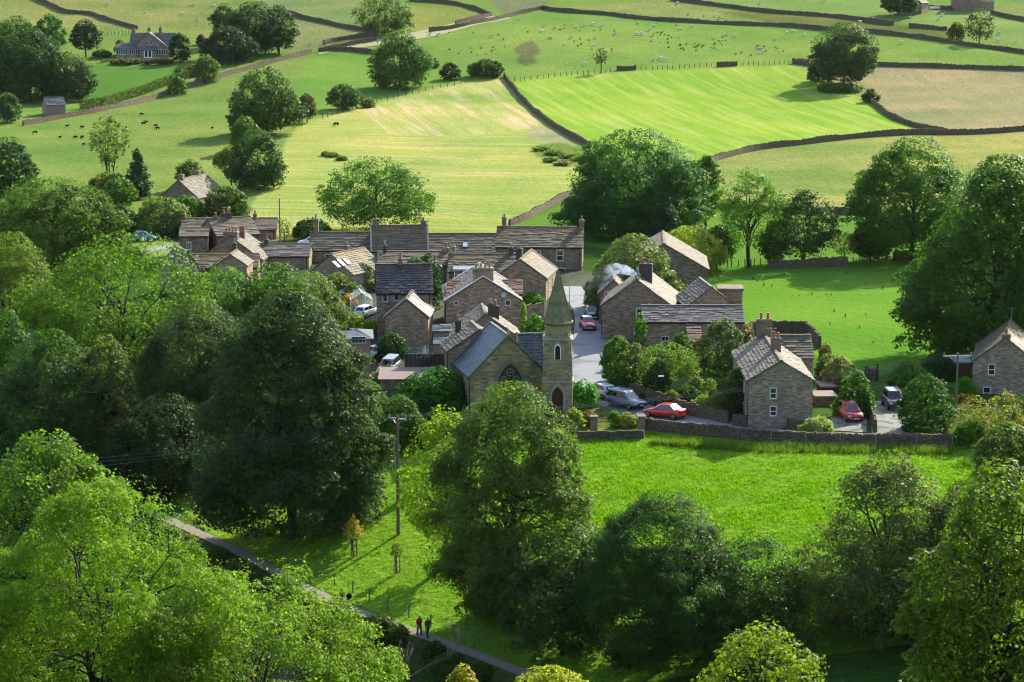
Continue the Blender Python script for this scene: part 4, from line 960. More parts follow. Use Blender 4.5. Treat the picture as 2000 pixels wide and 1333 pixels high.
    m.build('wall', STONE_CHURCH, t)
    m = MB(); m.box(-a2 - .16, a2 + .16, -a2 - .16, a2 + .16, h2 + .163, h2 + .26, taper=.05); m.box(-a1 - .12, a1 + .12, -a1 - .12, a1 + .12, h1 - .1, h1 + .06, taper=.03); m.build('string_course', TRIM, t)
    def octo(rr, z): return [(rr * math.cos(q), rr * math.sin(q), z) for q in [math.pi / 8 + math.pi / 4 * i for i in range(8)]]
    def loft(m, R_): 
        for A, B in zip(R_, R_[1:]):
            for i in range(8): m.face((A[i], A[(i + 1) % 8], B[(i + 1) % 8], B[i]))
    rd = 24.5 * k / math.cos(math.pi / 8); rs = 26.5 * k / math.cos(math.pi / 8)
    m = MB(); loft(m, [octo(rd, h2 + .1), octo(rd, h3 - .05)])
    for sx in (-1, 1):
        for sy in (-1, 1):                                             # broaches where the square turns octagonal
            c = Vector((sx * a2, sy * a2, h2 + .17)); e1 = Vector((sx * a2 * .35, sy * a2, h2 + .17)); e2 = Vector((sx * a2, sy * a2 * .35, h2 + .17)); top = Vector((sx * rd * .68, sy * rd * .68, h2 + 1.05)); m.face((c, e1, top)); m.face((c, top, e2)); m.face((e1, e2, top))
    m.build('belfry', STONE_CHURCH, t)
    m = MB(); rr = [rs + .06, rs + .2, rs + .2, rs, rs * .5, .06]; zz = [h3 - .2, h3 - .05, h3 + .1, h3 + .14, h3 + .14 + (h4 - h3) * .5, h4]
    loft(m, [octo(a_, z) for a_, z in zip(rr, zz)]); m.face(octo(rs + .06, h3 - .2)); sp = m.build('spire', STONE_SPIRE, t)
    m = MB()
    for i in range(8):
        q = math.pi / 8 + math.pi / 4 * i; m.tube([(rs * math.cos(q), rs * math.sin(q), h3 + .14), (.06 * math.cos(q), .06 * math.sin(q), h4)], [.07, .03], 4)
    m.build('ribs', STONE_SPIRE, sp)
    m = MB(); m.tube([(0, 0, h4 - .1), (0, 0, h4 + 1.3)], .025, 4); m.bar((-.22, 0, h4 + .75), (.22, 0, h4 + .75), .03); m.build('finial', IRON, sp)
    F = Matrix.Translation((0, -a2, 0)) @ Matrix.Rotation(math.pi, 4, 'Z') @ Matrix.Scale(-1, 4, (1, 0, 0))
    zb, zs = H(703), H(683); m = MB(); arch_panel(m, F, 0, zb, zs, .52, .03); wn = m.build('lancet_window', GLASS, t); m = MB(); arch_ring(m, F, 0, zb, zs, .52, .09, 0, .09); m.build('frame', WHITE, wn); m = MB(); arch_ring(m, F, 0, zb + .9, zs, .75, .13, 0, .12); m.build('hood_moulding', TRIM, wn)
    F = Matrix.Translation((0, -a1, 0)) @ Matrix.Rotation(math.pi, 4, 'Z') @ Matrix.Scale(-1, 4, (1, 0, 0)); zs = H(774)
    m = MB(); arch_panel(m, F, 0, 0, zs, 1.15, .03); dr = m.build('door', plain('chapel_door', (.055, .014, .014), .6), t); m = MB(); arch_ring(m, F, 0, 0, zs, 1.16, .26, 0, .14); m.build('surround', TRIM, dr)
    F = Matrix.Translation((-a2, 0, 0)) @ Matrix.Rotation(math.pi / 2, 4, 'Z') @ Matrix.Scale(-1, 4, (1, 0, 0)); m = MB(); zb, zs = H(703), H(683); arch_panel(m, F, 0, zb, zs, .5, .03); m.build('lancet_window', GLASS, t)
chapel()
def adopt(root, house_, name):
    """turn a small stand-alone group into a part of the house it is built into"""
    bpy.context.view_layer.update(); kids = list(root.children); main = kids[0]; inv = house_.matrix_world.inverted(); mw = root.matrix_world.copy()
    main.parent = house_; main.matrix_parent_inverse = Matrix.Identity(4); main.matrix_basis = inv @ mw; main.name = name
    for k in kids[1:]: k.parent = main; k.matrix_parent_inverse = Matrix.Identity(4); k.matrix_basis = Matrix.Identity(4)
    bpy.data.objects.remove(root)
def _by(lbl): return next(o for o in bpy.data.objects if str(o.get('label', '')).startswith(lbl))
for r_, h_, n_ in (('single skylight', 'back row cottage with a single', 'skylight'), ('white framed glazed dormer', 'middle row cottage', 'dormer'),
                   ('red brown tiled side wing on the left', 'tall gable house with', 'side_wing'), ('red brown tiled side wing on the right', 'tall gable house with', 'side_wing'), ('small lean to porch', 'long low barn', 'porch_roof')):
    adopt(_by(r_), _by(h_), n_)
# ------------------------------------------------------------------ trees and shrubs
PROF = {
 'broad': [(0, .5), (.1, .82), (.25, .97), (.45, 1), (.62, .96), (.78, .82), (.9, .6), (1, .25)],
 'dome': [(0, .75), (.12, .95), (.3, 1), (.5, .98), (.7, .87), (.86, .66), (1, .28)],
 'tall': [(0, .6), (.12, .88), (.3, 1), (.5, .96), (.7, .82), (.86, .62), (1, .25)],
 'skirt': [(0, .75), (.08, .95), (.2, 1), (.38, .92), (.55, .76), (.72, .66), (.88, .5), (1, .2)],
 'cone': [(0, .9), (.1, 1), (.35, .8), (.65, .5), (.88, .22), (1, .03)],
 'birch': [(0, .25), (.15, .5), (.4, .85), (.62, 1), (.8, .8), (.93, .5), (1, .12)],
 'bush': [(0, .9), (.2, 1), (.45, .98), (.7, .84), (.88, .58), (1, .2)],
 'ash': [(0, .7), (.15, .9), (.4, 1), (.65, 1), (.82, .92), (.93, .8), (1, .5)],
 'column': [(0, .9), (.2, 1), (.7, 1), (.9, .75), (1, .25)],
}
COLS = dict(dark=(.030, .066, .018), mid=(.052, .105, .020), bright=(.085, .165, .018), lime=(.135, .21, .018), olive=(.085, .098, .028), grey=(.085, .115, .058),
            blue=(.024, .056, .036), pale=(.15, .195, .05), silver=(.15, .175, .10), yellow=(.27, .25, .03), orange=(.36, .20, .03), maroon=(.06, .025, .03), brown=(.13, .095, .045), khaki=(.13, .125, .05), fresh=(.065, .16, .016), pink=(.4, .22, .22), white=(.5, .5, .42))
def crown_mesh(seed, H, R, cb, prof='broad', ls=.3, cov=4.2, droop=0.0, flat=.7, lob=.42, clump=.15, ysq=1.0, spiky=0.0, nmax=60000, shell=.18, bough=.34):
    g = np.random.default_rng(seed); Hc = H - cb; ts = np.array([p[0] for p in PROF[prof]]); rs = np.array([p[1] for p in PROF[prof]])
    K = int(g.integers(15, 22)); lth = g.uniform(0, 2 * np.pi, K); lt = g.uniform(.05, .95, K)
    def rad(th, t):
        d = np.abs((th[:, None] - lth[None] + np.pi) % (2 * np.pi) - np.pi)
        m = np.exp(-(d / .5) ** 2 - ((t[:, None] - lt[None]) / .17) ** 2).max(1)
        return R * np.interp(t, ts, rs) * (1.0 - lob * .42 + lob * .58 * m)
    area = 2.6 * R * Hc + 2.5 * R * R
    rb = max(bough * min(R, Hc * .6), 1.4 * ls); nb = int(np.clip(area / (rb * rb * 1.05), 10, 220))
    t = g.uniform(.0, 1, nb * 5); t = t[g.uniform(0, 1, nb * 5) < np.interp(t, ts, rs) * .85 + .15][:nb]; nb = len(t); th = np.arange(nb) * 2.39996 + g.uniform(-.5, .5, nb)
    br = rb * g.uniform(.65, 1.25, nb) * (1.12 - .42 * t); r = np.maximum(rad(th, t) * (1 - .45 * g.uniform(0, 1, nb) ** 2.6) - br * .58, 0)
    B = np.stack([r * np.cos(th), r * np.sin(th) * ysq, cb + rb * .12 + t * np.maximum(Hc - rb * 1.0, .1 * Hc)], 1)
    ns_ = int(np.clip(11 * (.25 / clump * .55), 6, 16)); i0 = np.repeat(np.arange(nb), ns_); nc = len(i0)
    v = g.normal(size=(nc, 3)) + np.stack([np.cos(th[i0]), np.sin(th[i0]), np.full(nc, .75)], 1) * .85; v /= np.linalg.norm(v, axis=1)[:, None]
    C = B[i0] + v * (br[i0] * g.uniform(.55, 1.0, nc))[:, None] * np.array([1, 1, .8]); rc = np.maximum(br[i0] * g.uniform(.24, .42, nc), .8 * ls); C[:, 2] = np.clip(C[:, 2], .15 * Hc * (cb < .5) * .3 + .1, H)
    N = int(np.clip(cov * area / (.36 * ls * ls), 300, nmax)); w = rc ** 2; i = g.choice(nc, N, p=w / w.sum())
    d = g.normal(size=(N, 3)); d /= np.linalg.norm(d, axis=1)[:, None]
    up = (d[:, 2] < -.1) & (g.uniform(0, 1, N) < .7); d[up, 2] *= -1
    q = g.uniform(.5, 1.0, N) ** .5; P = C[i] + d * (rc[i] * q)[:, None] * np.array([1, 1, flat])
    k = g.uniform(0, 1, N) < shell                                   # leaves of the outer canopy between the clumps
    ns = int(k.sum()); tt = g.uniform(0, 1, ns * 3); tt = tt[g.uniform(0, 1, ns * 3) < np.interp(tt, ts, rs) * .8 + .2][:ns]; tt = np.resize(tt, ns); ph = g.uniform(0, 2 * np.pi, ns)
    rr = rad(ph, tt) * (1 - .22 * g.uniform(0, 1, ns) ** 1.3) * (.74 + .36 * vnoise(ph * R * .9, tt * Hc * .75, seed)); P[k] = np.stack([rr * np.cos(ph), rr * np.sin(ph) * ysq, cb + tt * Hc * .985], 1)
    d[k] = np.stack([np.cos(ph), np.sin(ph), (tt - .4) * 1.6], 1) / 1.2
    if spiky: P += g.normal(size=(N, 3)) * spiky * rc[i][:, None] * np.array([.6, .6, 1.0])
    if droop: P[:, 2] -= droop * (q ** 2) * rc[i] * np.clip(1 - d[:, 2], 0, 2)
    P[:, 2] = np.maximum(P[:, 2], .05)
    n = d * .8 + np.array([0, 0, .5]) + g.normal(size=(N, 3)) * .5; n /= np.linalg.norm(n, axis=1)[:, None]
    a = np.cross(n, g.normal(size=(N, 3))); 
    if droop: a = a + np.array([0, 0, -1.5]) * droop
    a -= n * (a * n).sum(1)[:, None]; a /= np.linalg.norm(a, axis=1)[:, None] + 1e-9; b = np.cross(n, a)
    l = ls * g.uniform(.65, 1.35, N)[:, None] * .5; wd = l * g.uniform(.5, .8, (N, 1))
    V = np.stack([P - a * l, P + b * wd - n * l * .18, P + a * l, P - b * wd - n * l * .18], 1).reshape(-1, 3)
    F = np.arange(N * 4, dtype=np.int32).reshape(N, 4)
    cr = .6 * g.uniform(0, 1, nb)[i0] + .4 * g.uniform(0, 1, nc); rnd = np.clip(.5 * cr[i] + .5 * g.uniform(0, 1, N) + .0, 0, 1)
    return np_mesh('crown', V, F, rnd), C, rc
def trunk_mesh(seed, H, R, cb, C, rad0, multi=1, limbs=26, spread=.0):
    g = random.Random(seed); m = MB(); tops = []
    for k in range(multi):
        an = 2 * math.pi * k / multi + g.random(); lean = (.0 if multi == 1 else .22) + spread
        top = Vector((math.cos(an) * lean * H * .55, math.sin(an) * lean * H * .55, cb + (H - cb) * .62)); mid = Vector((top.x * .45 + g.uniform(-.03, .03) * H, top.y * .45 + g.uniform(-.03, .03) * H, top.z * .5))
        r = rad0 / (multi ** .45); base = Vector((math.cos(an) * (multi > 1) * .3 * rad0, math.sin(an) * (multi > 1) * .3 * rad0, -.4))
        pts = [base, base + Vector((0, 0, .75)), base.lerp(mid, .55), mid, mid.lerp(top, .5) + Vector((g.uniform(-.2, .2), g.uniform(-.2, .2), 0)), top]
        m.tube(pts, [r * 1.5, r * 1.05, r * .92, r * .75, r * .5, r * .22], 8); tops.append((pts, r))
    pick = list(range(len(C))); g.shuffle(pick)
    for i in pick[:limbs]:
        pts, r = tops[g.randrange(len(tops))]; e = Vector(C[i]); f = g.uniform(.35, .95); k = min(int(f * 5), 4); s = Vector(pts[k]).lerp(Vector(pts[k + 1]), f * 5 - k)
        if s.z > e.z + .3 * (H - cb) * .3: s = Vector(pts[2]).lerp(Vector(pts[3]), g.random())
        c1 = s.lerp(e, .35) + Vector((0, 0, .12 * (e - s).length)) + Vector((g.uniform(-1, 1), g.uniform(-1, 1), g.uniform(-.5, .5))) * .06 * (e - s).length; c2 = s.lerp(e, .7) + Vector((g.uniform(-1, 1), g.uniform(-1, 1), 0)) * .07 * (e - s).length
        q = r * g.uniform(.28, .5); m.tube([s, c1, c2, e], [q, q * .75, q * .5, q * .2], 5, cap=False)
        for _ in range(2):
            e2 = c2 + Vector((g.gauss(0, 1), g.gauss(0, 1), abs(g.gauss(0, 1)) * .7)) * (e - s).length * .22; m.tube([c2, c2.lerp(e2, .5), e2], [q * .4, q * .3, q * .12], 4, cap=False)
    return m.mesh('trunk', smooth=True)
TSEED = [100]
TREE_CAT = {'conifer_tree': 'conifer', 'shrub': 'bush', 'hedge': 'hedge'}
NMAX_NEAR = 150000
def tree(kind, x, top, base, hw, col, label, D=None, typ='broad', name='broadleaf_tree', cb=.14, multi=1, group=None, rz=None, **kw):
    """photo column of the trunk, photo rows of top and base, half width in photo pixels"""
    TSEED[0] += 1; seed = TSEED[0]
    if D is None: p = G(x, base)
    else: a, _ = ray(x, base); X = float(a) * D; p = Vector((X, D, float(ground_z(X, D))))
    D = p.y; H = max(.6, zpy(top, D) - p.z); R = hw * D / FPX * 1.10
    s_px = FPX / D * .512; shrub = name in ('shrub', 'hedge', 'climber', 'flower_bed')
    ls = kw.pop('ls', None) or float(np.clip((2.8 if D < 235 else 2.35) / s_px * (.85, 1.0, 1.2, 1.4)[seed % 4], .15, .6)); ls = min(ls, .30 * R + .04)
    cbm = (0.0 if shrub else cb * H)
    me, C, rc = crown_mesh(seed, H, R, cbm, typ, ls, nmax=NMAX_NEAR, **kw)
    root = empty(name, p, rz if rz is not None else seed * 1.7 % 6.28, label, TREE_CAT.get(name, 'tree'), group)
    if not shrub or hw > 14:
        r0 = max(.06, min(.55, H * .020)) if not shrub else H * .02
        link('trunk', trunk_mesh(seed, H, R, max(cbm, .05 * H), C, r0, multi if not shrub else max(3, multi), limbs=int(np.clip(hw * .35, 8, 46)) if not shrub else 8, spread=.0 if not shrub else .15), BARK, root)
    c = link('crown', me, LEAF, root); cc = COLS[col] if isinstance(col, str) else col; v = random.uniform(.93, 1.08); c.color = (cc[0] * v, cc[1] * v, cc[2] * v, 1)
    return root
def shrub(x, top, base, hw, col, label, typ='bush', **kw): return tree('s', x, top, base, hw, col, label, typ=typ, name=kw.pop('name', 'shrub'), **kw)
T = tree
# -- the near bank and the front row
T('', 175, 918, 0, 262, (.115, .19, .012), 'big bright green ash filling the bottom left corner', D=152, typ='dome', name='ash_tree', cb=.12, multi=3, droop=.35, clump=.115, cov=2.6, lob=.55, shell=.03, bough=.27)
T('', 462, 1108, 0, 270, (.125, .19, .028), 'feathery light green ash with bare twigs showing at the bottom left of the path', D=150, typ='ash', name='ash_tree', cb=.12, multi=4, droop=.45, clump=.10, cov=2.2, lob=.55, shell=.02, bough=.25)
T('', 60, 838, 0, 165, (.08, .14, .022), 'rounded mid green tree above the bottom left ash', D=178, typ='dome', clump=.11)
T('', 1985, 888, 0, 160, (.078, .12, .012), 'glossy oak leaning in at the bottom right corner', D=128, typ='tall', name='oak_tree', clump=.12, cov=3.2, lob=.6, ls=.30)
T('', 1515, 1212, 0, 128, (.14, .18, .012), 'yellowish green oak top at the bottom edge of the photo', D=140, typ='dome', name='oak_tree', ls=.28, lob=.55, clump=.13, cov=1.9)
T('', 1075, 1303, 0, 100, (.23, .23, .03), 'yellowing treetop on the bottom edge below the path', D=146, typ='dome', clump=.12)
T('', 900, 1296, 0, 42, (.24, .22, .03), 'small yellow leaved treetop by the bare branches', D=150, typ='dome', clump=.15)
T('', 1855, 1322, 0, 32, 'bright', 'bright green treetop just peeking over the bottom edge', D=140, typ='dome')
T('', 1000, 742, 1203, 156, (.072, .112, .028), 'tall dense olive green tree in front of the chapel', typ='tall', cb=.02, clump=.12, cov=5.5, lob=.42, shell=.2)
T('', 868, 790, 1110, 78, (.14, .20, .014), 'sparse yellow green tree left of the tall olive tree', typ='broad', cb=.18, cov=2.0, clump=.13, lob=.6)
T('', 1100, 1018, 1278, 118, (.046, .08, .028), 'dark greyish tree with a bare brown trunk beside the lower path', typ='dome', cb=.12, clump=.12)
T('', 1290, 958, 1330, 158, (.032, .072, .018), 'broad dark green round tree at the centre of the front row', typ='dome', cb=.06, clump=.12, cov=5.2, shell=.18, lob=.42)
T('', 1470, 1040, 1330, 112, (.036, .075, .026), 'dark tree with visible stems right of the round front tree', typ='dome', cb=.06, cov=2.6, clump=.12)
T('', 1725, 880, 1345, 180, (.066, .092, .036), 'tall loose greyish green tree rising from the front row on the right', typ='skirt', cb=.03, cov=2.6, clump=.10, lob=.55)
T('', 1872, 935, 1345, 95, (.058, .085, .036), 'slimmer grey green tree between the tall loose tree and the corner oak', typ='tall', cb=.04, cov=2.6, clump=.11)
T('', 1640, 1150, 1400, 90, (.035, .066, .026), 'low dark tree under the tall loose tree at the front', D=178, typ='dome', clump=.12)
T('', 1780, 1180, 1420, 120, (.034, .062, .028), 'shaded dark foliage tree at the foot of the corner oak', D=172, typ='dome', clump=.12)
# -- the wood on the left
T('', 575, 560, 1050, 196, (.034, .060, .027), 'huge dark skirted lime tree left of the tall electricity pole', typ='skirt', cb=.05, clump=.10, cov=5.5, lob=.36, shell=.2)
T('', 255, 452, 905, 205, (.068, .125, .014), 'broad bright green beech at the middle of the left wood', D=262, typ='dome', cb=.08, clump=.10, cov=2.2)
T('', 395, 585, 960, 130, (.034, .056, .027), 'dark dusky tree in the left wood behind the huge skirted tree', D=244, typ='dome', cb=.08, clump=.11)
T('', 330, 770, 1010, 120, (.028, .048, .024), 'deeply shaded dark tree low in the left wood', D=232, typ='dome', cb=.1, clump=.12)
T('', 105, 640, 985, 140, (.034, .072, .024), 'dark green tree with drooping sprays at the left of the wood', D=236, typ='tall', cb=.06, clump=.11, droop=.2)
T('', 215, 650, 960, 62, (.075, .10, .045), 'lighter olive crown in the midst of the dark left wood', D=236, typ='tall', clump=.13)
T('', 30, 450, 870, 110, (.085, .125, .025), 'yellow tinged tree on the left edge of the wood', D=268, typ='tall', cb=.06, clump=.12)
T('', 110, 345, 640, 130, (.060, .105, .022), 'large feathery green tree above the left wood', D=352, typ='dome', cb=.08, clump=.11)
T('', 20, 600, 960, 90, (.04, .09, .02), 'green tree at the left border below the yellow tinged one', D=246, typ='tall', clump=.12)
T('', 545, 512, 720, 92, (.060, .115, .030), 'pale topped tree in front of the left cluster roofs', D=282, typ='dome', cb=.08, clump=.12)
T('', 610, 530, 740, 68, (.085, .125, .05), 'silvery green tree with pinkish sprays above the huge dark tree', D=276, typ='tall', cb=.08)
T('', 440, 520, 760, 85, (.062, .13, .026), 'bluish green tree below the small pale gable', D=280, typ='dome', cb=.08)
T('', 470, 640, 930, 60, (.045, .08, .03), 'narrow shadowed tree squeezed behind the huge skirted tree', D=248, typ='tall')
# -- around the village
shrub(855, 716, 822, 82, (.030, .105, .018), 'large glossy laurel beside the chapel gable', ls=.32, lob=.3)
shrub(780, 770, 880, 60, 'mid', 'loose green bush left of the glossy laurel', lob=.5)
shrub(720, 740, 850, 52, (.07, .12, .05), 'pale leafy bush below the parked silver off roader', lob=.5)
shrub(790, 720, 800, 22, 'bright', 'small yellow green sapling bush before the board fence', lob=.5)
shrub(1141, 740, 797, 25, (.045, .17, .012), 'round bright green clipped bush right of the spire door', lob=.12, cov=3)
shrub(765, 648, 702, 31, (.022, .06, .018), 'big round clipped topiary in the yard', lob=.06, cov=3.5, clump=.09)
shrub(708, 622, 652, 18, (.19, .24, .015), 'left clump of the bright yellow clipped hedge', lob=.1, cov=3); shrub(738, 618, 650, 18, (.20, .25, .015), 'right clump of the bright yellow clipped hedge', lob=.1, cov=3)
shrub(683, 573, 606, 17, 'orange', 'orange yellow shrub next to the greenhouse', lob=.3)
shrub(710, 512, 568, 22, (.19, .21, .15), 'whitish flowering shrub beside the lichen roofed cottage', lob=.4)
shrub(660, 532, 590, 36, (.10, .115, .025), 'broad olive shrub in the sloping garden', lob=.4); shrub(690, 552, 596, 24, 'mid', 'darker green shrub right of the broad olive one')
shrub(655, 580, 625, 22, 'dark', 'dark conifer hedge left of the garden shed'); shrub(690, 610, 640, 18, 'pale', 'pale garden plant between shed and yellow hedge', lob=.5); shrub(650, 622, 660, 18, 'khaki', 'scruffy plants behind the hipped slate building', lob=.5)
T('', 838, 492, 590, 22, (.018, .046, .022), 'dark weeping cypress behind the dark slated house', D=303, typ='column', name='conifer_tree', cb=0.02, droop=.8, lob=.25, cov=3)
T('', 812, 498, 590, 26, (.018, .048, .022), 'left half of the dark weeping cypress pair behind the dark slated house', D=304, typ='column', name='conifer_tree', cb=0.02, droop=.8, lob=.25, cov=3)
shrub(1040, 572, 592, 20, (.06, .19, .015), 'bright green creeper mound on the yard wall'); shrub(1045, 612, 665, 22, (.08, .17, .03), 'leafy bush left of the spire', lob=.5); shrub(1023, 590, 660, 6, 'lime', 'tall yellow green climber on the corner of the broad chimney house', typ='column')
T('', 1240, 455, 560, 80, (.085, .11, .055), 'rounded grey green sallow bush behind the street head', D=303, typ='bush', cb=.03, lob=.3, shell=.25)
T('', 1345, 440, 545, 66, (.20, .235, .045), 'pale yellow green weeping willow behind the barn end', D=338, typ='dome', name='willow_tree', cb=.05, droop=.8, flat=1.3, lob=.4)
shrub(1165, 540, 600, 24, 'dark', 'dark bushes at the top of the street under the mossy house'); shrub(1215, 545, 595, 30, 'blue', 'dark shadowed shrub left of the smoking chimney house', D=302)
shrub(1345, 555, 596, 22, 'mid', 'green bush between the barn end and the outbuilding', D=290)
T('', 1305, 668, 768, 60, (.085, .135, .02), 'spreading yellow green garden tree in the middle of the shrubby garden', name='fruit_tree', cb=.3, cov=1.3, lob=.5)
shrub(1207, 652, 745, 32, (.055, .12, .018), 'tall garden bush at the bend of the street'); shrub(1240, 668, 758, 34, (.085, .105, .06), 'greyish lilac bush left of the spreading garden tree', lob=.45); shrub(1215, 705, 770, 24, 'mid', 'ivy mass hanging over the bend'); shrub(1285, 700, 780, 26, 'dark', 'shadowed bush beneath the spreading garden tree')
shrub(1250, 608, 665, 10, 'fresh', 'ivy climbing the corner of the long barn range', typ='column', D=266)
shrub(1408, 618, 730, 46, (.055, .085, .04), 'big rounded grey green holly in front of the long barn range', lob=.22, cov=3); shrub(1448, 628, 690, 24, (.13, .11, .075), 'brownish pink shrub between the holly and the cottage chimney')
shrub(1385, 738, 775, 15, (.12, .17, .02), 'golden clipped dwarf conifer on the garden lawn', lob=.1, cov=3); shrub(1345, 752, 790, 28, 'dark', 'dark rounded shrub behind the garden retaining wall'); shrub(1375, 770, 805, 26, 'pale', 'pale leafy border plants above the retaining wall', lob=.5)
shrub(1360, 735, 765, 14, 'silver', 'lavender grey plant beside the garden lawn'); shrub(1405, 765, 812, 24, 'khaki', 'brown green shrubs beside the cottage gate'); shrub(1440, 715, 815, 24, (.045, .07, .025), 'tall climber on the shaded front of the gabled cottage row'); shrub(1418, 735, 800, 22, 'mid', 'green shrub left of the cottage climber'); shrub(1310, 762, 798, 22, 'olive', 'low shrub by the street lamp'); shrub(1270, 755, 785, 20, 'dark', 'hanging shrub on the curving retaining wall')
shrub(1370, 660, 700, 24, 'khaki', 'climbing plants beside the porch of the long barn range', D=263); shrub(1330, 648, 690, 22, 'mid', 'green bush before the wall of the long barn range', D=262)
shrub(1600, 812, 846, 26, (.22, .25, .15), 'white flowered shrub at the foot of the gabled cottage', lob=.4); shrub(1575, 825, 848, 14, 'pale', 'small pale plant left of the white flowered shrub')
shrub(1640, 692, 760, 32, (.16, .17, .11), 'white blossomed shrub behind the brown shed', lob=.4); shrub(1618, 690, 745, 24, (.10, .125, .07), 'grey green shrub left of the white blossomed one'); shrub(1672, 720, 810, 30, (.055, .12, .02), 'green bushes above the red people carrier', lob=.5); shrub(1612, 668, 735, 16, 'khaki', 'sunlit tawny shrub at the corner of the rear wing'); shrub(1690, 760, 815, 18, 'mid', 'bush at the top of the wall between the drives'); shrub(1640, 770, 812, 14, 'fresh', 'small climbing plant beside the flat roofed store')
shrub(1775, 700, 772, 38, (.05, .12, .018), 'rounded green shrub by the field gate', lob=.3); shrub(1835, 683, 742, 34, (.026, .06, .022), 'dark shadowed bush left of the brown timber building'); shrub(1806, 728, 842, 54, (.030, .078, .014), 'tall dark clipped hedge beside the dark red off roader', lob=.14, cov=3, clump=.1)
shrub(1885, 735, 775, 20, (.06, .19, .02), 'bright green bean plants left of the right edge house'); shrub(1885, 768, 788, 20, (.24, .14, .03), 'orange flowering border under the bean plants', lob=.3)
shrub(1900, 770, 862, 40, (.15, .14, .065), 'brownish sallow scrub in front of the right edge house', lob=.55, cov=1.4); shrub(1960, 760, 872, 42, (.15, .145, .06), 'straggly tan scrub before the right edge house', lob=.55, cov=1.4); shrub(1895, 820, 870, 30, 'fresh', 'green bramble at the end of the roadside wall'); shrub(1965, 822, 930, 62, (.075, .105, .03), 'dense dark thorn bush at the right border', lob=.3); shrub(2000, 770, 850, 40, 'mid', 'green bush at the right edge by the house')
shrub(1200, 800, 835, 12, (.08, .18, .02), 'young leafy shrub behind the iron railings'); shrub(1120, 795, 845, 18, (.16, .19, .03), 'yellow flowering weeds by the railings', lob=.5); shrub(1225, 806, 834, 22, (.22, .22, .06), 'dry yellow weeds behind the railings', lob=.5); shrub(1150, 800, 832, 16, 'brown', 'dead brown weeds left of the young leafy shrub', lob=.5)
shrub(1082, 790, 830, 20, 'dark', 'low dark shrub at the base of the spire')
shrub(762, 712, 760, 26, 'mid', 'leafy bush at the left end of the garage row', lob=.5); shrub(800, 724, 775, 24, (.07, .13, .03), 'bright bush hiding the front of the garage row', lob=.5); shrub(838, 712, 765, 22, 'olive', 'loose shrub at the right end of the garage row', lob=.5)
for k, (x, y, hw) in enumerate(((1058, 292, 14), (1082, 300, 18), (1108, 306, 16), (1130, 312, 14), (1075, 314, 14), (1100, 320, 16), (650, 304, 12), (668, 311, 10), (636, 302, 9))):
    shrub(x, y - 7, y + 3, hw, ((.11, .14, .035), (.08, .12, .03), (.13, .13, .045))[k % 3], 'low bracken and gorse scrub left uncut in the hay meadow', group='uncut scrub in the hay meadow', lob=.5)
# -- far bank scrub and saplings
shrub(735, 1200, 1265, 44, (.05, .075, .03), 'willow scrub on the river bank beside the path', lob=.5); shrub(672, 1190, 1225, 24, (.055, .085, .03), 'bank scrub beside the two dark clothed walkers', lob=.5); shrub(868, 1278, 1322, 34, (.055, .095, .025), 'reedy growth between river and lower path', lob=.5); shrub(905, 1296, 1340, 42, (.045, .08, .025), 'shaded bank plants near the bottom edge', lob=.5); shrub(470, 1100, 1140, 28, (.06, .09, .03), 'bank bushes below the boarded path', lob=.5)
for k, (x, y, hw, hh) in enumerate([(598, 1160, 26, 36), (640, 1185, 28, 40), (770, 1212, 30, 44), (800, 1228, 26, 40), (870, 1262, 30, 40), (905, 1282, 30, 44), (960, 1305, 30, 44), (560, 1140, 24, 34), (520, 1112, 24, 34), (450, 1075, 26, 40)]):
    shrub(x - 22, y - hh * .5 + 10, y + 26, hw * .9, ((.055, .085, .022), (.045, .075, .022), (.07, .09, .03))[k % 3], 'tangled bank scrub between the riverside path and the water', group='scrub along the river bank', lob=.5)
# -- the flat field and beyond
T('', 1240, 250, 470, 136, (.030, .085, .022), 'massive round dark green sycamore behind the upper street', D=378, typ='dome', name='sycamore_tree', cb=.03, clump=.115, cov=5.5, lob=.42, shell=.15)
T('', 1295, 375, 470, 48, (.035, .065, .05), 'blue grey spruce in front of the massive sycamore', D=366, typ='cone', name='conifer_tree', cb=.02)
T('', 1378, 300, 470, 30, 'mid', 'green flank tree right of the massive sycamore', D=384)
T('', 1462, 325, 522, 64, (.07, .15, .016), 'bright green oak with dark trunk at the end of the flat field', name='oak_tree', cb=.22, cov=1.6, lob=.55)
T('', 1568, 368, 516, 60, (.032, .066, .028), 'dark green ash with several stems behind the low dark wall', cb=.16, multi=3, cov=3.0, lob=.5)
T('', 1400, 440, 525, 30, 'mid', 'small tree left of the oak trunk', cb=.15); T('', 1512, 430, 520, 28, (.045, .10, .022), 'low tree between the oak and the dark ash', cb=.12)
T('', 1648, 450, 516, 26, (.15, .17, .04), 'small bare stemmed thorn at the end of the low dark wall', cb=.3, multi=3, cov=.9)
T('', 1780, 265, 515, 112, (.046, .105, .016), 'large rounded tree on the right behind the great field tree', typ='dome', cb=.1, clump=.11, lob=.45)
T('', 1700, 430, 512, 42, (.034, .075, .02), 'small dark tree under the large rounded one', cb=.12); 
T('', 1950, 298, 700, 176, (.036, .082, .014), 'great spreading tree with dark limbs at the right edge of the flat field', D=266, typ='skirt', name='sycamore_tree', cb=.06, clump=.10, cov=5, lob=.42, shell=.22)
T('', 735, 304, 452, 106, (.042, .10, .016), 'wide spreading tree with open limbs at the foot of the hay meadow', typ='dome', name='sycamore_tree', cb=.12, cov=1.8, lob=.5)
T('', 610, 425, 470, 36, 'mid', 'low green bushes left of the wide spreading tree', typ='dome', cb=.03); T('', 555, 420, 472, 12, 'pale', 'thin pale sapling beside the village pole', cb=.15, cov=.8)
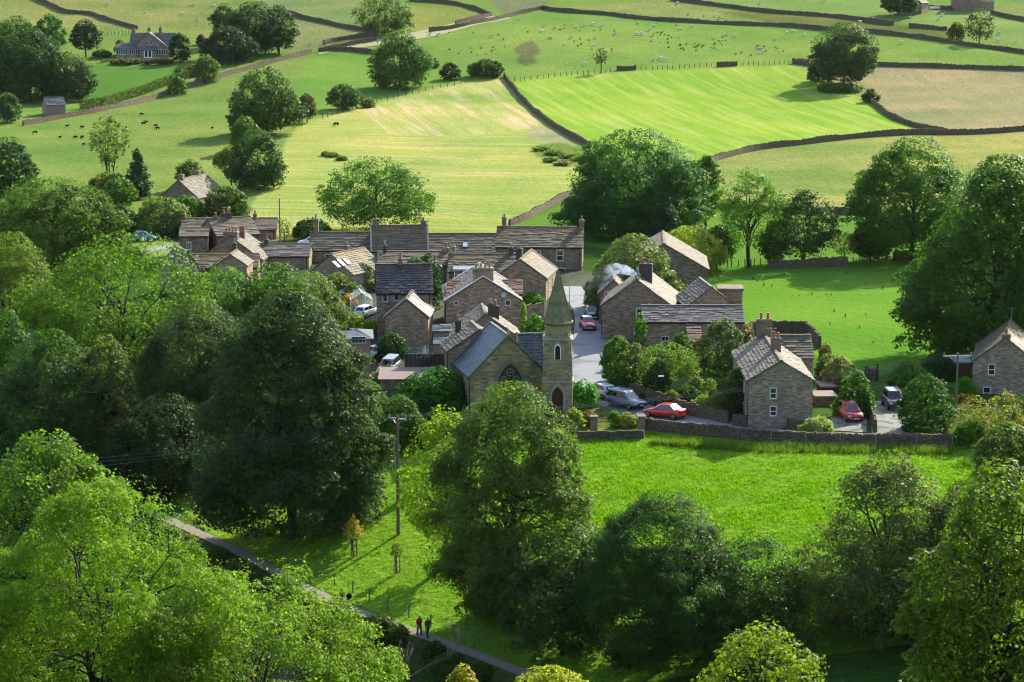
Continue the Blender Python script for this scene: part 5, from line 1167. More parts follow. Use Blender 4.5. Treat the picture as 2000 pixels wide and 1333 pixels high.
# -- left middle distance
T('', 215, 222, 362, 42, (.095, .125, .045), 'tall thin birch with bare pale stems in the cattle field', typ='birch', name='birch_tree', cb=.3, multi=4, cov=1.0, droop=.4, lob=.5)
T('', 270, 288, 388, 30, (.020, .05, .035), 'dark blue green conifer beside the birch', typ='cone', name='conifer_tree', cb=.02, cov=3)
T('', 20, 265, 400, 48, (.030, .07, .028), 'dark tree at the left border below the cattle', typ='dome', cb=.06)
T('', 215, 335, 392, 46, 'olive', 'scrubby thorn under the birch', typ='bush', cb=.04); T('', 235, 345, 408, 30, 'mid', 'small green tree right below the birch', cb=.1)
T('', 372, 310, 372, 26, (.06, .10, .03), 'small tree beside the tucked away cottage', cb=.15)
T('', 452, 283, 372, 30, (.10, .13, .055), 'pale leaning poplar left of the dark roadside trees', typ='birch', cb=.25, droop=.3); T('', 442, 362, 428, 46, (.055, .09, .03), 'spiky green tree behind the long roofed house', typ='dome', cb=.04)
T('', 322, 384, 458, 52, (.095, .13, .06), 'pale greyish willow bush above the blue car', typ='dome', name='willow_tree', cb=.04, droop=.5); T('', 240, 395, 462, 26, (.03, .065, .022), 'dark rounded bush left of the blue car', typ='dome', cb=.02); T('', 275, 425, 468, 30, (.04, .085, .03), 'hedge like bush behind the blue car', typ='bush', cb=.01, D=386)
T('', 365, 380, 432, 34, 'mid', 'green tree below the tucked away cottage', typ='dome', cb=.05); T('', 200, 395, 450, 32, 'olive', 'olive bush on the garden slope left', typ='dome', cb=.03); T('', 300, 385, 420, 22, 'bright', 'bright garden bush in front of the tucked away cottage', typ='dome', cb=.03); T('', 190, 420, 500, 40, 'mid', 'green tree behind the bright beech', typ='dome', D=352)
shrub(352, 475, 512, 7, (.05, .14, .015), 'slim green columnar bush at the village end', typ='column')
T('', 520, 128, 262, 66, (.042, .075, .026), 'tall tree at the roadside clump above the hay meadow', cb=.06, clump=.11); T('', 600, 182, 240, 17, (.07, .07, .045), 'small brownish tree at the hay meadow corner', cb=.15); T('', 495, 195, 268, 42, 'mid', 'lighter tree low in the roadside clump', typ='dome'); T('', 505, 252, 370, 52, (.030, .065, .026), 'dark round tree at the lower end of the roadside clump', typ='dome', cb=.03); T('', 480, 225, 300, 30, 'mid', 'middle tree of the roadside clump', typ='dome')
T('', 672, 163, 214, 31, (.042, .08, .028), 'rounded hawthorn on the meadow edge', cb=.08); T('', 720, 190, 210, 14, 'khaki', 'low scrub between the hawthorn and the willowy tree', typ='bush', cb=.02)
T('', 782, 57, 173, 56, (.055, .10, .03), 'full willowy tree below the hilltop tree', typ='dome', cb=.06, clump=.12, droop=.2); T('', 752, -12, 66, 58, (.06, .095, .035), 'ragged hilltop tree at the top edge', cb=.06, cov=1.6, lob=.5)
T('', 880, 120, 156, 19, 'dark', 'left one of the two round thorn bushes above the meadow', typ='bush', cb=.03); T('', 950, 114, 150, 33, (.045, .075, .026), 'right wider one of the two thorn bushes above the meadow', typ='bush', cb=.03); T('', 840, 112, 132, 18, 'brown', 'brownish gorse bush beside the willowy tree', typ='bush', cb=.02)
T('', 1174, 92, 143, 14, (.05, .06, .035), 'bare leaning thorn on the lime field fence', cb=.35, cov=.8)
T('', 1648, 42, 169, 64, (.038, .065, .027), 'lone dark field tree between the lime and tan fields', cb=.10, clump=.12); T('', 1600, 110, 160, 24, (.036, .062, .027), 'low hanging side tree at the foot of the lone field tree', typ='dome', cb=.02); T('', 1700, 172, 200, 15, (.05, .08, .03), 'bushy thorn on the tan field boundary', typ='bush', cb=.04); T('', 1640, 162, 178, 40, (.05, .09, .03), 'bramble patch under the lone field tree', typ='bush', cb=.01)
T('', 1912, 14, 86, 26, (.06, .075, .035), 'ivy clad tree by the wall at the top right', cb=.1, multi=2, cov=1.5); T('', 1868, 42, 78, 18, 'olive', 'scrubby bush beside the ivy clad tree', typ='bush', cb=.03); T('', 1755, -18, 31, 36, (.042, .07, .028), 'dark oak beside the stone hill barn', cb=.16)
# -- around the bungalow
T('', 60, 52, 198, 72, (.026, .056, .024), 'dark beech wood edge tree left of the bungalow lawn', typ='dome', cb=.04, clump=.11); T('', 132, 100, 197, 48, (.036, .066, .028), 'dark tree overhanging the bungalow lawn', typ='dome', cb=.03); T('', 10, 40, 190, 50, (.03, .06, .024), 'dark tree at the top left border', typ='dome', cb=.04); T('', 98, 26, 95, 28, (.045, .12, .022), 'bright green tree behind the dark beech', typ='dome', cb=.05); T('', 168, 36, 112, 28, (.03, .055, .025), 'dark tree left of the bungalow', cb=.2); T('', 35, 30, 100, 40, 'mid', 'green tree at the top left corner', typ='dome', cb=.05); T('', 15, 180, 240, 26, (.045, .075, .03), 'rounded tree left of the small stone barn', typ='dome', cb=.06)
T('', 352, 63, 122, 18, (.022, .05, .022), 'dark clipped conifer at the right end of the bungalow', typ='column', name='conifer_tree', cb=.02); T('', 238, 75, 108, 13, 'silver', 'pale weeping tree at the left of the bungalow', typ='dome', droop=.5)
T('', 500, 2, 108, 56, (.030, .06, .026), 'dark broad tree right of the bungalow', cb=.1, clump=.12); T('', 545, 8, 105, 34, (.034, .066, .026), 'right hand dark tree beyond the bungalow', cb=.14); T('', 445, 50, 122, 50, (.028, .05, .032), 'dark spreading yew right of the bungalow', typ='dome', cb=.02); T('', 440, 5, 90, 26, (.036, .066, .028), 'slim dark tree behind the yew', cb=.1); T('', 393, 66, 88, 9, 'maroon', 'small maroon shrub beside the yew', typ='bush', cb=.02); T('', 402, 106, 162, 24, (.06, .10, .03), 'rounded green tree below the yew', typ='dome', cb=.04); T('', 347, 148, 185, 16, 'mid', 'small shrub under the lawn hedge', typ='bush', cb=.02); T('', 375, 125, 150, 16, 'olive', 'olive shrub beside the rounded green tree', typ='bush', cb=.02)
shrub(200, 96, 112, 18, 'dark', 'dark clipped hedge at the left of the bungalow terrace'); shrub(250, 112, 124, 30, (.07, .075, .04), 'flower border in front of the bungalow'); shrub(310, 113, 124, 28, (.075, .07, .045), 'right hand flower border under the bungalow windows')
for k, x in enumerate((345, 351)): shrub(x, 134, 143, 2, 'dark', ('left of two tiny columnar cypresses on the lawn', 'right of two tiny columnar cypresses on the lawn')[k], typ='column')
def hedge_line(pix, label, col, h, w):
    P = resample([G(*p) for p in pix], 1.0); g = np.random.default_rng(5); N = 5200; V = []; c0 = P[0]
    i = g.integers(0, len(P) - 1, N); f = g.uniform(0, 1, N); A = np.array([tuple(p) for p in P]); Q = A[i] * (1 - f[:, None]) + A[i + 1] * f[:, None]
    d = A[-1] - A[0]; d /= np.linalg.norm(d); s = np.array([d[1], -d[0], 0]); side = g.integers(0, 3, N); o = g.uniform(-1, 1, N)
    off = np.where(side == 0, -w / 2, np.where(side == 1, w / 2, o * w / 2)); zz = np.where(side == 2, h, (o + 1) / 2 * h); Q = Q + s * off[:, None]; Q[:, 2] = ground_z(Q[:, 0], Q[:, 1]) + zz; Q -= np.array(tuple(c0))
    n = np.where((side == 2)[:, None], [[0, 0, 1]], s * np.sign(off)[:, None]) + g.normal(size=(N, 3)) * .5; n /= np.linalg.norm(n, axis=1)[:, None]; a = np.cross(n, g.normal(size=(N, 3))); a /= np.linalg.norm(a, axis=1)[:, None]; b = np.cross(n, a); l = .5
    V = np.stack([Q - a * l * .5, Q + b * l * .35, Q + a * l * .5, Q - b * l * .35], 1).reshape(-1, 3)
    o_ = link('hedge', np_mesh('hedge', V, np.arange(N * 4).reshape(N, 4), g.uniform(0, 1, N)), LEAF, None, c0); tag(o_, label, 'hedge'); o_.color = col + (1,)
hedge_line([(160, 214), (200, 208), (240, 196), (290, 180), (335, 164)], 'clipped hedge with a sunlit tawny top below the lawn', (.07, .095, .03), 2.2, 1.2)
hedge_line([(335, 164), (375, 150), (395, 140)], 'darker end of the lawn hedge by the rounded tree', (.035, .065, .02), 2.0, 1.6)
# -- bare branches by the river, two staked saplings
def bare_branch():
    D = 158; p = at(790, 1330, D); root = Vector((p.x, p.y, float(ground_z(p.x, p.y)))); tip = p - root; m = MB(); g = random.Random(3)
    m.tube([(0, 0, -.3), (tip.x * .3, 0, tip.z * .5), tip], [.16, .13, .09], 6)
    def grow(a, d, L, r, n):
        pts = [a]; 
        for k in range(4): d = (d + Vector((g.gauss(0, .16), g.gauss(0, .16), g.gauss(.04, .12)))).normalized(); pts.append(pts[-1] + d * L / 4)
        m.tube(pts, [r, r * .85, r * .7, r * .5, r * .25], 5, cap=False)
        if n:
            for _ in range(3): k = g.randrange(1, 4); grow(pts[k], (d + Vector((g.gauss(0, .7), g.gauss(0, .7), g.gauss(.25, .5)))).normalized(), L * .55, r * .5, n - 1)
    for d, L in (((.8, .1, .55), 4.6), ((.15, 0, 1), 2.6), ((-.5, .2, .9), 2.2), ((.5, -.2, .8), 3.2)): grow(tip, Vector(d).normalized(), L, .07, 3)
    o = m.build('bare_tree', plain('dead_bark', (.11, .095, .08), .9), None, loc=root); tag(o, 'bare grey dead branches at the river edge', 'dead tree')
bare_branch()
for x, top, base, hw, col, lab in ((691, 1003, 1088, 22, (.30, .23, .04), 'young golden leaved sapling in a timber guard on the grass'), (775, 1058, 1119, 11, (.12, .17, .03), 'thin green sapling in a tall stake guard on the grass')):
    t_ = tree('', x, top, base, hw, col, lab, name='sapling', bough=.5, typ='cone' if hw > 15 else 'column', cb=.45 if hw > 15 else .55, cov=1.1, ls=.22, lob=.5)
    m = MB()
    for a in range(3): q = a * 2.1; m.box(.28 * math.cos(q) - .04, .28 * math.cos(q) + .04, .28 * math.sin(q) - .04, .28 * math.sin(q) + .04, -.3, 1.7)
    for z in (.5, 1.0, 1.5):
        for a in range(3): q, q2 = a * 2.1, (a + 1) * 2.1; m.bar((.28 * math.cos(q), .28 * math.sin(q), z), (.28 * math.cos(q2), .28 * math.sin(q2), z), .05)
    m.build('tree_guard', WOOD, t_)
# ------------------------------------------------------------------ grasses
def grass_patch(polys, n, h, col, label, blades=4, seed=3, clumpy=.5, w=.05):
    g = np.random.default_rng(seed); X = []; Y = []
    for poly, k in polys:
        xs = np.array([p[0] for p in poly]); ys = np.array([p[1] for p in poly]); got = 0
        while got < k:
            px = g.uniform(xs.min(), xs.max(), 4000); py = g.uniform(ys.min(), ys.max(), 4000); m = in_poly(px, py, poly); px, py = px[m], py[m]
            D = np.full(len(px), 230.0); a, b = ray(px, py)
            for _ in range(30):                                     # fixed point: depth where the line of sight meets the ground
                z = ground_z(a * D, D); D = .5 * D + .5 * np.clip((z - CAMZ) / b, 172, 420)
            x, y = a * D, D; keep = g.uniform(0, 1, len(x)) < (1 - clumpy) + clumpy * np.clip((fbm(x / 2.2, y / 2.2, 77) - .42) * 5, 0, 1); x, y = x[keep], y[keep]; X.append(x); Y.append(y); got += len(x)
    x = np.concatenate(X)[:n]; y = np.concatenate(Y)[:n]; n = len(x); x = np.repeat(x, blades) + g.normal(0, .10, n * blades); y = np.repeat(y, blades) + g.normal(0, .10, n * blades); N = n * blades
    z = ground_z(x, y) - .02; th = g.uniform(0, 6.28, N); hh = h * g.uniform(.5, 1.4, N); ln = g.normal(0, .35, (N, 2)) * hh[:, None]; ww = w * g.uniform(.6, 1.5, N)
    A = np.stack([x - ww * np.cos(th), y - ww * np.sin(th), z], 1); B = np.stack([x + ww * np.cos(th), y + ww * np.sin(th), z], 1); Cc = np.stack([x + ln[:, 0], y + ln[:, 1], z + hh], 1)
    me = np_mesh('grass', np.stack([A, B, Cc], 1).reshape(-1, 3), np.arange(N * 3).reshape(N, 3), g.uniform(0, 1, N)); o = link('grass', me, LEAF); tag(o, label, 'grass', kind='stuff'); o.color = col + (1,)
grass_patch([([(1000, 860), (1270, 846), (1460, 864), (2050, 880), (2050, 1010), (1800, 1110), (1600, 1160), (1000, 1160)], 24000), ([(380, 960), (800, 920), (1000, 920), (1000, 1290), (900, 1260), (560, 1110), (420, 1030)], 14000)], 26000, .2, (.11, .20, .007), 'bright green tussocky grass of the front field', clumpy=.8)
grass_patch([([(1270, 862), (1460, 872), (1860, 878), (1860, 890), (1460, 884), (1270, 870)], 1200), ([(1700, 872), (1880, 876), (1890, 910), (1760, 892)], 900), ([(1400, 940), (1540, 935), (1530, 980), (1420, 975)], 420), ([(430, 1050), (620, 1140), (900, 1255), (880, 1240), (640, 1125), (440, 1040)], 900)], 1500, .6, (.085, .125, .03), 'tall seeding grass along the roadside wall and path', blades=5, seed=6, clumpy=.6, w=.03)
# ------------------------------------------------------------------ cars
def ring_loft(m, secs, close=True):
    for A, B in zip(secs, secs[1:]):
        n = len(A)
        for i in range(n): m.face((A[i], A[(i + 1) % n], B[(i + 1) % n], B[i]))
    if close: m.face(secs[0][::-1]); m.face(secs[-1])
CARS = {  # length, half width, profile stations of the lower body (x, ground clearance, top), cabin (belt x0,x1, roof x0,x1, belt z, roof z), wheel radius
 'hatch': dict(L=4.0, hw=.84, st=[(-1.95, .42, .86), (-1.85, .28, .98), (-1.3, .22, 1.0), (.0, .2, .97), (.75, .2, .95), (1.5, .22, .84), (1.85, .26, .70), (2.0, .36, .56)], cab=(-1.85, 1.0, -1.45, .15, .95, 1.45), wr=.31),
 'saloon': dict(L=4.5, hw=.86, st=[(-2.25, .42, .80), (-2.15, .28, .96), (-1.5, .22, .99), (.0, .2, .95), (.9, .2, .93), (1.7, .22, .82), (2.1, .26, .70), (2.25, .38, .55)], cab=(-1.65, 1.1, -1.0, .25, .94, 1.42), wr=.31),
 'mpv': dict(L=4.35, hw=.87, st=[(-2.15, .42, .95), (-2.1, .28, 1.05), (-1.3, .22, 1.06), (.0, .2, 1.03), (.95, .2, 1.02), (1.7, .22, .88), (2.05, .26, .74), (2.17, .38, .58)], cab=(-2.1, 1.3, -1.85, .35, 1.03, 1.66), wr=.32),
 'suv': dict(L=4.6, hw=.92, st=[(-2.3, .55, .98), (-2.22, .42, 1.12), (-1.4, .38, 1.14), (.0, .36, 1.12), (.85, .36, 1.12), (1.8, .38, 1.04), (2.2, .42, .92), (2.3, .52, .70)], cab=(-2.2, 1.05, -1.95, .45, 1.1, 1.78), wr=.38),
 'estate': dict(L=4.9, hw=.95, st=[(-2.4, .5, .95), (-2.32, .38, 1.08), (-1.4, .32, 1.10), (.0, .3, 1.07), (1.05, .3, 1.06), (1.9, .32, .94), (2.3, .36, .82), (2.45, .46, .62)], cab=(-2.32, 1.3, -2.1, .45, 1.06, 1.75), wr=.35),
 'beetle': dict(L=4.1, hw=.86, st=[(-2.05, .42, .60), (-1.95, .28, .78), (-1.3, .22, .98), (.0, .2, 1.0), (.8, .2, .96), (1.4, .22, .86), (1.85, .26, .66), (2.05, .38, .48)], cab=(-1.5, 1.15, -.55, .35, .93, 1.5), wr=.33),
 'van': dict(L=5.4, hw=1.0, st=[(-2.7, .5, 1.2), (-2.65, .36, 1.3), (-1.4, .32, 1.3), (.0, .3, 1.3), (1.5, .3, 1.3), (2.2, .32, 1.1), (2.55, .36, .95), (2.7, .46, .65)], cab=(-2.65, 2.1, -2.6, 1.25, 1.28, 2.4), wr=.36),
}
def car(kind, px, py, heading, col, label, D=None, roofbars=False):
    """heading: degrees, 0 = nose towards +X (photo right), -90 = nose towards the viewer"""
    s = CARS[kind]; hw = s['hw']; p = G(px, py, D) + Vector((0, 0, .06)); root = empty('van' if kind == 'van' else 'parked_car', p, math.radians(heading), label, 'van' if kind == 'van' else 'car')
    f = Vector((math.cos(math.radians(heading)), math.sin(math.radians(heading)))); gz = lambda d: float(ground_z(p.x + f.x * d, p.y + f.y * d)); root.rotation_euler = (0, -math.atan2(gz(1.3) - gz(-1.3), 2.6), math.radians(heading))
    m = MB(); secs = []
    for i, (x, z0, z1) in enumerate(s['st']):
        e = .80 if i in (0, len(s['st']) - 1) else (.94 if i in (1, len(s['st']) - 2) else 1.0); h = hw * e; zm = (z0 + z1) / 2
        secs.append([Vector(v) for v in ((x, -h * .86, z0), (x, -h, z0 + .14), (x, -h * 1.01, zm + .05), (x, -h * .95, z1 - .06), (x, -h * .82, z1), (x, 0, z1 + .035), (x, h * .82, z1), (x, h * .95, z1 - .06), (x, h * 1.01, zm + .05), (x, h, z0 + .14), (x, h * .86, z0))])
    ring_loft(m, secs)
    b = m.build('body', PAINT, root, smooth=True); b.color = col + (1,)
    bx0, bx1, rx0, rx1, zb, zr = s['cab']; hb, hr = hw * .90, hw * .72
    def cabring(t, inset=0.0):
        x0 = bx0 + (rx0 - bx0) * t; x1 = bx1 + (rx1 - bx1) * t; h = hb + (hr - hb) * t; z = zb + (zr - zb) * t; c = .12
        return [Vector(v) for v in ((x0, -h + c, z), (x0 + c, -h, z), (x1 - c * 1.5, -h, z), (x1, -h + c * 1.5, z), (x1, h - c * 1.5, z), (x1 - c * 1.5, h, z), (x0 + c, h, z), (x0, h - c, z))]
    m = MB(); R0, R1, R2 = cabring(0), cabring(.92), cabring(1.0); top = [Vector((v.x * .94 + .06 * (rx0 + rx1) / 2, v.y * .86, zr + .03)) for v in R2]
    ring_loft(m, [R0, R1, R2, top]); c = m.build('cabin', PAINT, root); c.color = col + (1,)
    A, B = cabring(.10), cabring(.86)
    def pane(name, idx, sx, shrink=.07):
        P = [A[idx[0]], A[idx[1]], B[idx[1]], B[idx[0]]]; cen = sum(P, Vector()) / 4; n = (P[1] - P[0]).cross(P[3] - P[0]).normalized(); n = n if n.dot(cen - Vector(((bx0 + bx1) / 2, 0, cen.z))) > 0 else -n
        Q = [v + (cen - v) * shrink + n * .008 for v in P]; m = MB(); m.face(Q); return m.build(name, CARGLASS, root), P, n
    pane('windscreen', (3, 4), 1); pane('rear_window', (0, 7), -1)
    for q in ((1, 2), (6, 5)):
        P = [A[q[0]], A[q[1]], B[q[1]], B[q[0]]]; cen = sum(P, Vector()) / 4; n = Vector((0, -1 if cen.y < 0 else 1, .25)).normalized(); k = 3 if kind in ('estate', 'mpv', 'suv') else 2
        if kind == 'van': k = 1
        for j in range(k):
            u0, u1 = j / k + .02, (j + 1) / k - .02
            if kind == 'van': u0, u1 = .72, .97
            Q = [P[0].lerp(P[1], u0), P[0].lerp(P[1], u1), P[3].lerp(P[2], u1), P[3].lerp(P[2], u0)]; m = MB(); m.face([v + n * .012 for v in Q]); m.build('side_window', CARGLASS, root)
    xf, zf = s['st'][-2][0], s['st'][-2][2]; xr = s['st'][1][0]
    for sg in (-1, 1):
        for wx in (s['st'][2][0] * 1.02, -s['st'][2][0] * 1.05 if kind != 'van' else 1.75):
            y = sg * (hw - .09); m = MB(); n = 16; wr = s['wr']
            ring_loft(m, [[Vector((wx + r * math.cos(t), y + dy, wr + r * math.sin(t))) for t in np.linspace(0, 2 * math.pi, n, endpoint=False)] for dy, r in ((-.11, wr * .94), (-.09, wr), (.09, wr), (.125, wr * .94))]); w = m.build('tyre', RUBBER, root)
            m = MB(); ring_loft(m, [[Vector((wx + r * math.cos(t), y + sg * .128, wr + r * math.sin(t))) for t in np.linspace(0, 2 * math.pi, n, endpoint=False)] for r in (wr * .62, wr * .2)], False)
            for a in range(5): t = a * 1.2566; m.bar((wx, y + sg * .13, wr), (wx + wr * .6 * math.cos(t), y + sg * .13, wr + wr * .6 * math.sin(t)), .05)
            m.build('rim', ALLOY, w)
        m = MB(); m.box(xf - .10, xf + .07, sg * hw * .74 - .15, sg * hw * .74 + .15, zf - .16, zf - .01, taper=.03); m.build('headlight', LENS, root)
        m = MB(); z = s['st'][1][2]; m.box(xr - .09, xr + .06, sg * hw * .80 - .11, sg * hw * .80 + .11, z - .26, z - .02, taper=.02); m.build('tail_light', REDLENS, root)
        m = MB(); m.box(bx1 - .55, bx1 - .40, sg * (hw + .10) - .09, sg * (hw + .10) + .09, zb + .02, zb + .16, taper=.02); mm = m.build('wing_mirror', PAINT, root); mm.color = col + (1,)
    z0 = s['st'][-1][1]; xe = s['L'] / 2
    m = MB(); m.box(xe - .12, xe + .05, -hw * .80, hw * .80, z0 - .06, z0 + .13, taper=.03); m.box(-xe - .05, -xe + .12, -hw * .82, hw * .82, z0 - .02, z0 + .16, taper=.03); m.build('bumper', BLACKP if kind in ('suv', 'estate', 'van') else PAINT, root).color = col + (1,)
    m = MB(); m.box(xe - .02, xe + .065, -hw * .45, hw * .45, z0 + .16, z0 + .27); m.build('grille', BLACKP, root)
    m = MB(); m.box(xe + .05, xe + .062, -.26, .26, z0 - .02, z0 + .09); m.build('number_plate', PLATE, root); m = MB(); m.box(-xe - .062, -xe - .05, -.26, .26, z0 + .1, z0 + .21); m.build('number_plate', NT('yellow_plate').bsdf((.65, .5, .06), .5), root)
    if roofbars:
        m = MB()
        for sg in (-1, 1): m.tube([(rx0, sg * hr * .9, zr + .02), (rx0 + .1, sg * hr * .9, zr + .1), (rx1 - .1, sg * hr * .9, zr + .1), (rx1, sg * hr * .9, zr + .02)], .03, 5)
        m.build('roof_rail', ALLOY, root)
    return root
car('mpv', 1659, 818, -80, (.42, .025, .035), 'bright red people carrier on the drive beside the gabled cottage')
car('suv', 1745, 797, -88, (.10, .012, .02), 'dark red off roader with silver grille on the long drive beside the tall hedge', roofbars=True)
car('hatch', 1148, 643, -84, (.45, .02, .03), 'red hatchback facing downhill on the street')
car('hatch', 1157, 622, -84, (.018, .022, .03), 'black car parked just behind the red hatchback on the street')
car('estate', 1222, 796, -50, (.09, .14, .27), 'long pale blue estate car with its bonnet toward the lower road', roofbars=True)
car('hatch', 1176, 776, 118, (.50, .53, .58), 'silver car half hidden behind the round clipped bush')
car('saloon', 1299, 816, 143, (.50, .02, .015), 'red saloon by the roadside wall seen from its rear quarter')
car('hatch', 716, 618, 62, (.62, .64, .66), 'silver white car beside the greenhouse')
car('suv', 760, 730, -105, (.16, .17, .19), 'pale silver off roader below the yard fence')
car('hatch', 728, 700, 150, (.65, .68, .72), 'white car half hidden behind the round topiary')
car('beetle', 281, 471, 4, (.015, .10, .42), 'bright blue rounded car at the far left of the village')
car('hatch', 606, 481, 180, (.70, .71, .72), 'white car showing its roof above the low row')
car('mpv', 1672, 796, -70, (.5, .52, .55), 'grey car glimpsed through the bushes above the red people carrier')
# ------------------------------------------------------------------ poles, wires, lamp, aerials, parasol, bins
def pole(px, base, top, label, arm=1.9, r=.14, D=None, ins=3, rz=.0, name='electricity_pole', col=None):
    p = G(px, base, D); h = zpy(top, p.y) - p.z; root = empty(name, p, rz, label, 'pole'); m = MB(); m.tube([(0, 0, -.5), (0, 0, h * .5), (0, 0, h)], [r, r * .88, r * .72], 9); m.build('shaft', col or plain('pole_timber', (.15, .11, .08), .9), root)
    if arm:
        m = MB(); m.box(-arm / 2, arm / 2, -.06, .06, h - .32, h - .18); m.bar((-arm * .3, 0, h - .2), (0, 0, h - .9), .04); m.bar((arm * .3, 0, h - .2), (0, 0, h - .9), .04); m.build('crossarm', GALV, root)
        for k in range(ins): x = -arm / 2 + .1 + (arm - .2) * k / (ins - 1); m = MB(); m.tube([(x, 0, h - .18), (x, 0, h - .08), (x, 0, h - .02), (x, 0, h + .1)], [.04, .08, .05, .07], 7); m.build('insulator', POTGREY, root)
    return root, p, h
P1, p1, h1 = pole(778, 1045, 813, 'tall electricity pole with a yellow band on the front meadow', D=None, r=.17, rz=-.5)
m = MB(); m.tube([(0, 0, 2.6), (0, 0, 2.9)], .165, 10); m.build('yellow_band', plain('yellow_sign', (.75, .5, .02), .5), P1)
P2, p2, h2 = pole(1867, 808, 691, 'electricity pole with a wide crossarm beside the tall dark hedge', arm=3.0, rz=.1)
pole(547, 478, 388, 'bare telegraph pole behind the village rooftops', arm=0, r=.12, D=366); pole(1112, 604, 560, 'short dark post at the street head', arm=0, r=.05, D=300)
def wire(a, b, sag, label):
    a = Vector(a); b = Vector(b); m = MB(); m.tube([a.lerp(b, t) - Vector((0, 0, sag * 4 * t * (1 - t))) - a for t in np.linspace(0, 1, 15)], .011, 4); o = m.build('overhead_wire', plain('dull_wire', (.12, .12, .125), .6), None, loc=a); tag(o, label, 'wire', 'overhead wires')
for k, q in enumerate((-.8, 0, .8)):
    d = Vector((math.cos(-.5) * q, math.sin(-.5) * q, h1)); t_ = ('left', 'middle', 'right')[k]
    wire(p1 + d, at(60, 905 + 9 * k, 196), .6, f'{t_} wire running from the tall electricity pole into the left wood'); wire(p1 + d, p2 + Vector((q * 1.6, 0, h2)), 1.2, f'{t_} wire between the tall electricity pole and the right hand pole')
    wire(p2 + Vector((q * 1.6, 0, h2)), at(2120, 735 + 6 * k, 226), .5, f'{t_} wire leaving the right hand pole toward the photo edge')
def street_lamp():
    p = G(1279, 802); h = zpy(736, p.y) - p.z; root = empty('street_lamp', p, 0, 'dark street lamp with a white hooded head above the red saloon', 'street lamp'); m = MB(); m.tube([(0, 0, -.3), (0, 0, 1.0), (0, 0, 1.05), (0, 0, h - .3)], [.085, .085, .05, .04], 8); m.tube([(0, 0, h - .3), (.1, 0, h - .08), (.4, 0, h)], .03, 6); m.build('post', IRON, root)
    m = MB(); ring_loft(m, [[Vector((x + 0, y * w, h + z)) for y, z in ((-.13, 0), (-.1, .08), (0, .12), (.1, .08), (.13, 0), (0, -.05))] for x, w in ((.3, .5), (.42, 1), (.75, 1), (.92, .55))]); m.build('lamp_head', plain('lamp_white', (.75, .77, .78), .4, var=.05), root)
street_lamp()
def parasol():
    p = G(829, 716); root = empty('parasol', p, 0, 'closed pale parasol standing in front of the dark board fence', 'parasol'); m = MB(); m.tube([(0, 0, 0), (0, 0, 2.5)], .03, 6); m.build('pole', WOOD, root); m = MB(); m.tube([(0, 0, .7), (0, 0, .9), (.02, 0, 1.6), (0, 0, 2.3), (0, 0, 2.45)], [.10, .19, .16, .08, .02], 9); m.build('canopy', plain('pale_canvas', (.55, .47, .45), .9), root)
parasol()
def aerial(x, y, z, label, h=1.6):
    m = MB(); m.tube([(0, 0, 0), (0, 0, h)], .02, 5); m.bar((-.5, 0, h - .1), (.5, .15, h - .1), .02)
    for k in range(6): q = -.45 + .18 * k; m.bar((q, -.18 + q * .15, h - .1), (q, .18 + q * .15, h - .1), .012)
    o = m.build('television_aerial', GALV, None, loc=(x, y, z)); tag(o, label, 'aerial')
def roof_top(lbl, part='roof'):
    o = _by(lbl); r_ = next(c for c in o.children if c.name.startswith(part)); bpy.context.view_layer.update(); return max((r_.matrix_world @ v.co for v in r_.data.vertices), key=lambda v: v.z)
for lbl, px, lab in (('gabled cottage row with two', None, 'thin television aerial on the ridge of the gabled cottage row'), ('right edge house', None, 'television aerial above the right edge house'), ('house with a broad sun', None, 'television aerial on the sunlit pale roof'), ('middle row cottage', None, 'television aerial on the middle row cottage')):
    t_ = roof_top(lbl); aerial(t_.x, t_.y, t_.z - .05, lab)
def dish():
    p = at(983, 576, 284.6); root = empty('satellite_dish', p, math.radians(20), 'small satellite dish on the broad chimney gable', 'satellite dish'); m = MB(); R_ = .34; rings = [[Vector((r * math.cos(t), -.0 - .25 * (r / R_) ** 2 * .4, r * math.sin(t))) for t in np.linspace(0, 6.283, 14, endpoint=False)] for r in (.02, .15, .26, R_)]; ring_loft(m, rings, False); m.build('reflector', plain('dish_grey', (.5, .5, .5), .5), root); m = MB(); m.bar((0, .02, 0), (0, .4, -.1), .04); m.bar((0, 0, -.3), (0, -.4, -.05), .025); m.build('arm', GALV, root)
dish()
def wheelie(px, py, label, col):
    p = G(px, py); root = empty('wheelie_bin', p, random.uniform(-.4, .4), label, 'bin'); m = MB(); m.box(-.25, .25, -.3, .3, .08, 1.0, taper=-.04); m.build('bin_body', plain('bin_' + label[:5], col, .6), root); m = MB(); m.box(-.31, .31, -.38, .34, 1.003, 1.07, taper=.02); m.build('lid', plain('bin_' + label[:5], col, .6), root)
wheelie(735, 690, 'green wheelie bin by the garage door near the topiary', (.03, .12, .05)); wheelie(1592, 838, 'blue topped bin beside the gabled cottage door', (.02, .05, .2))
def white_trailer():
    p = G(1826, 19); root = empty('feed_trough', p, math.radians(10), 'long white trough between the two hill barns', 'trough'); m = MB(); m.prism([(-.5, .3), (-.7, .9), (.7, .9), (.5, .3)], -1.6, 1.6, Matrix.Rotation(math.pi / 2, 4, 'Z')); m.build('trough', WHITE, root)
    m = MB()
    for x in (-1.3, 1.3): m.box(x - .06, x + .06, -.4, .4, -.1, .3)
    m.build('leg', GALV, root)
white_trailer()
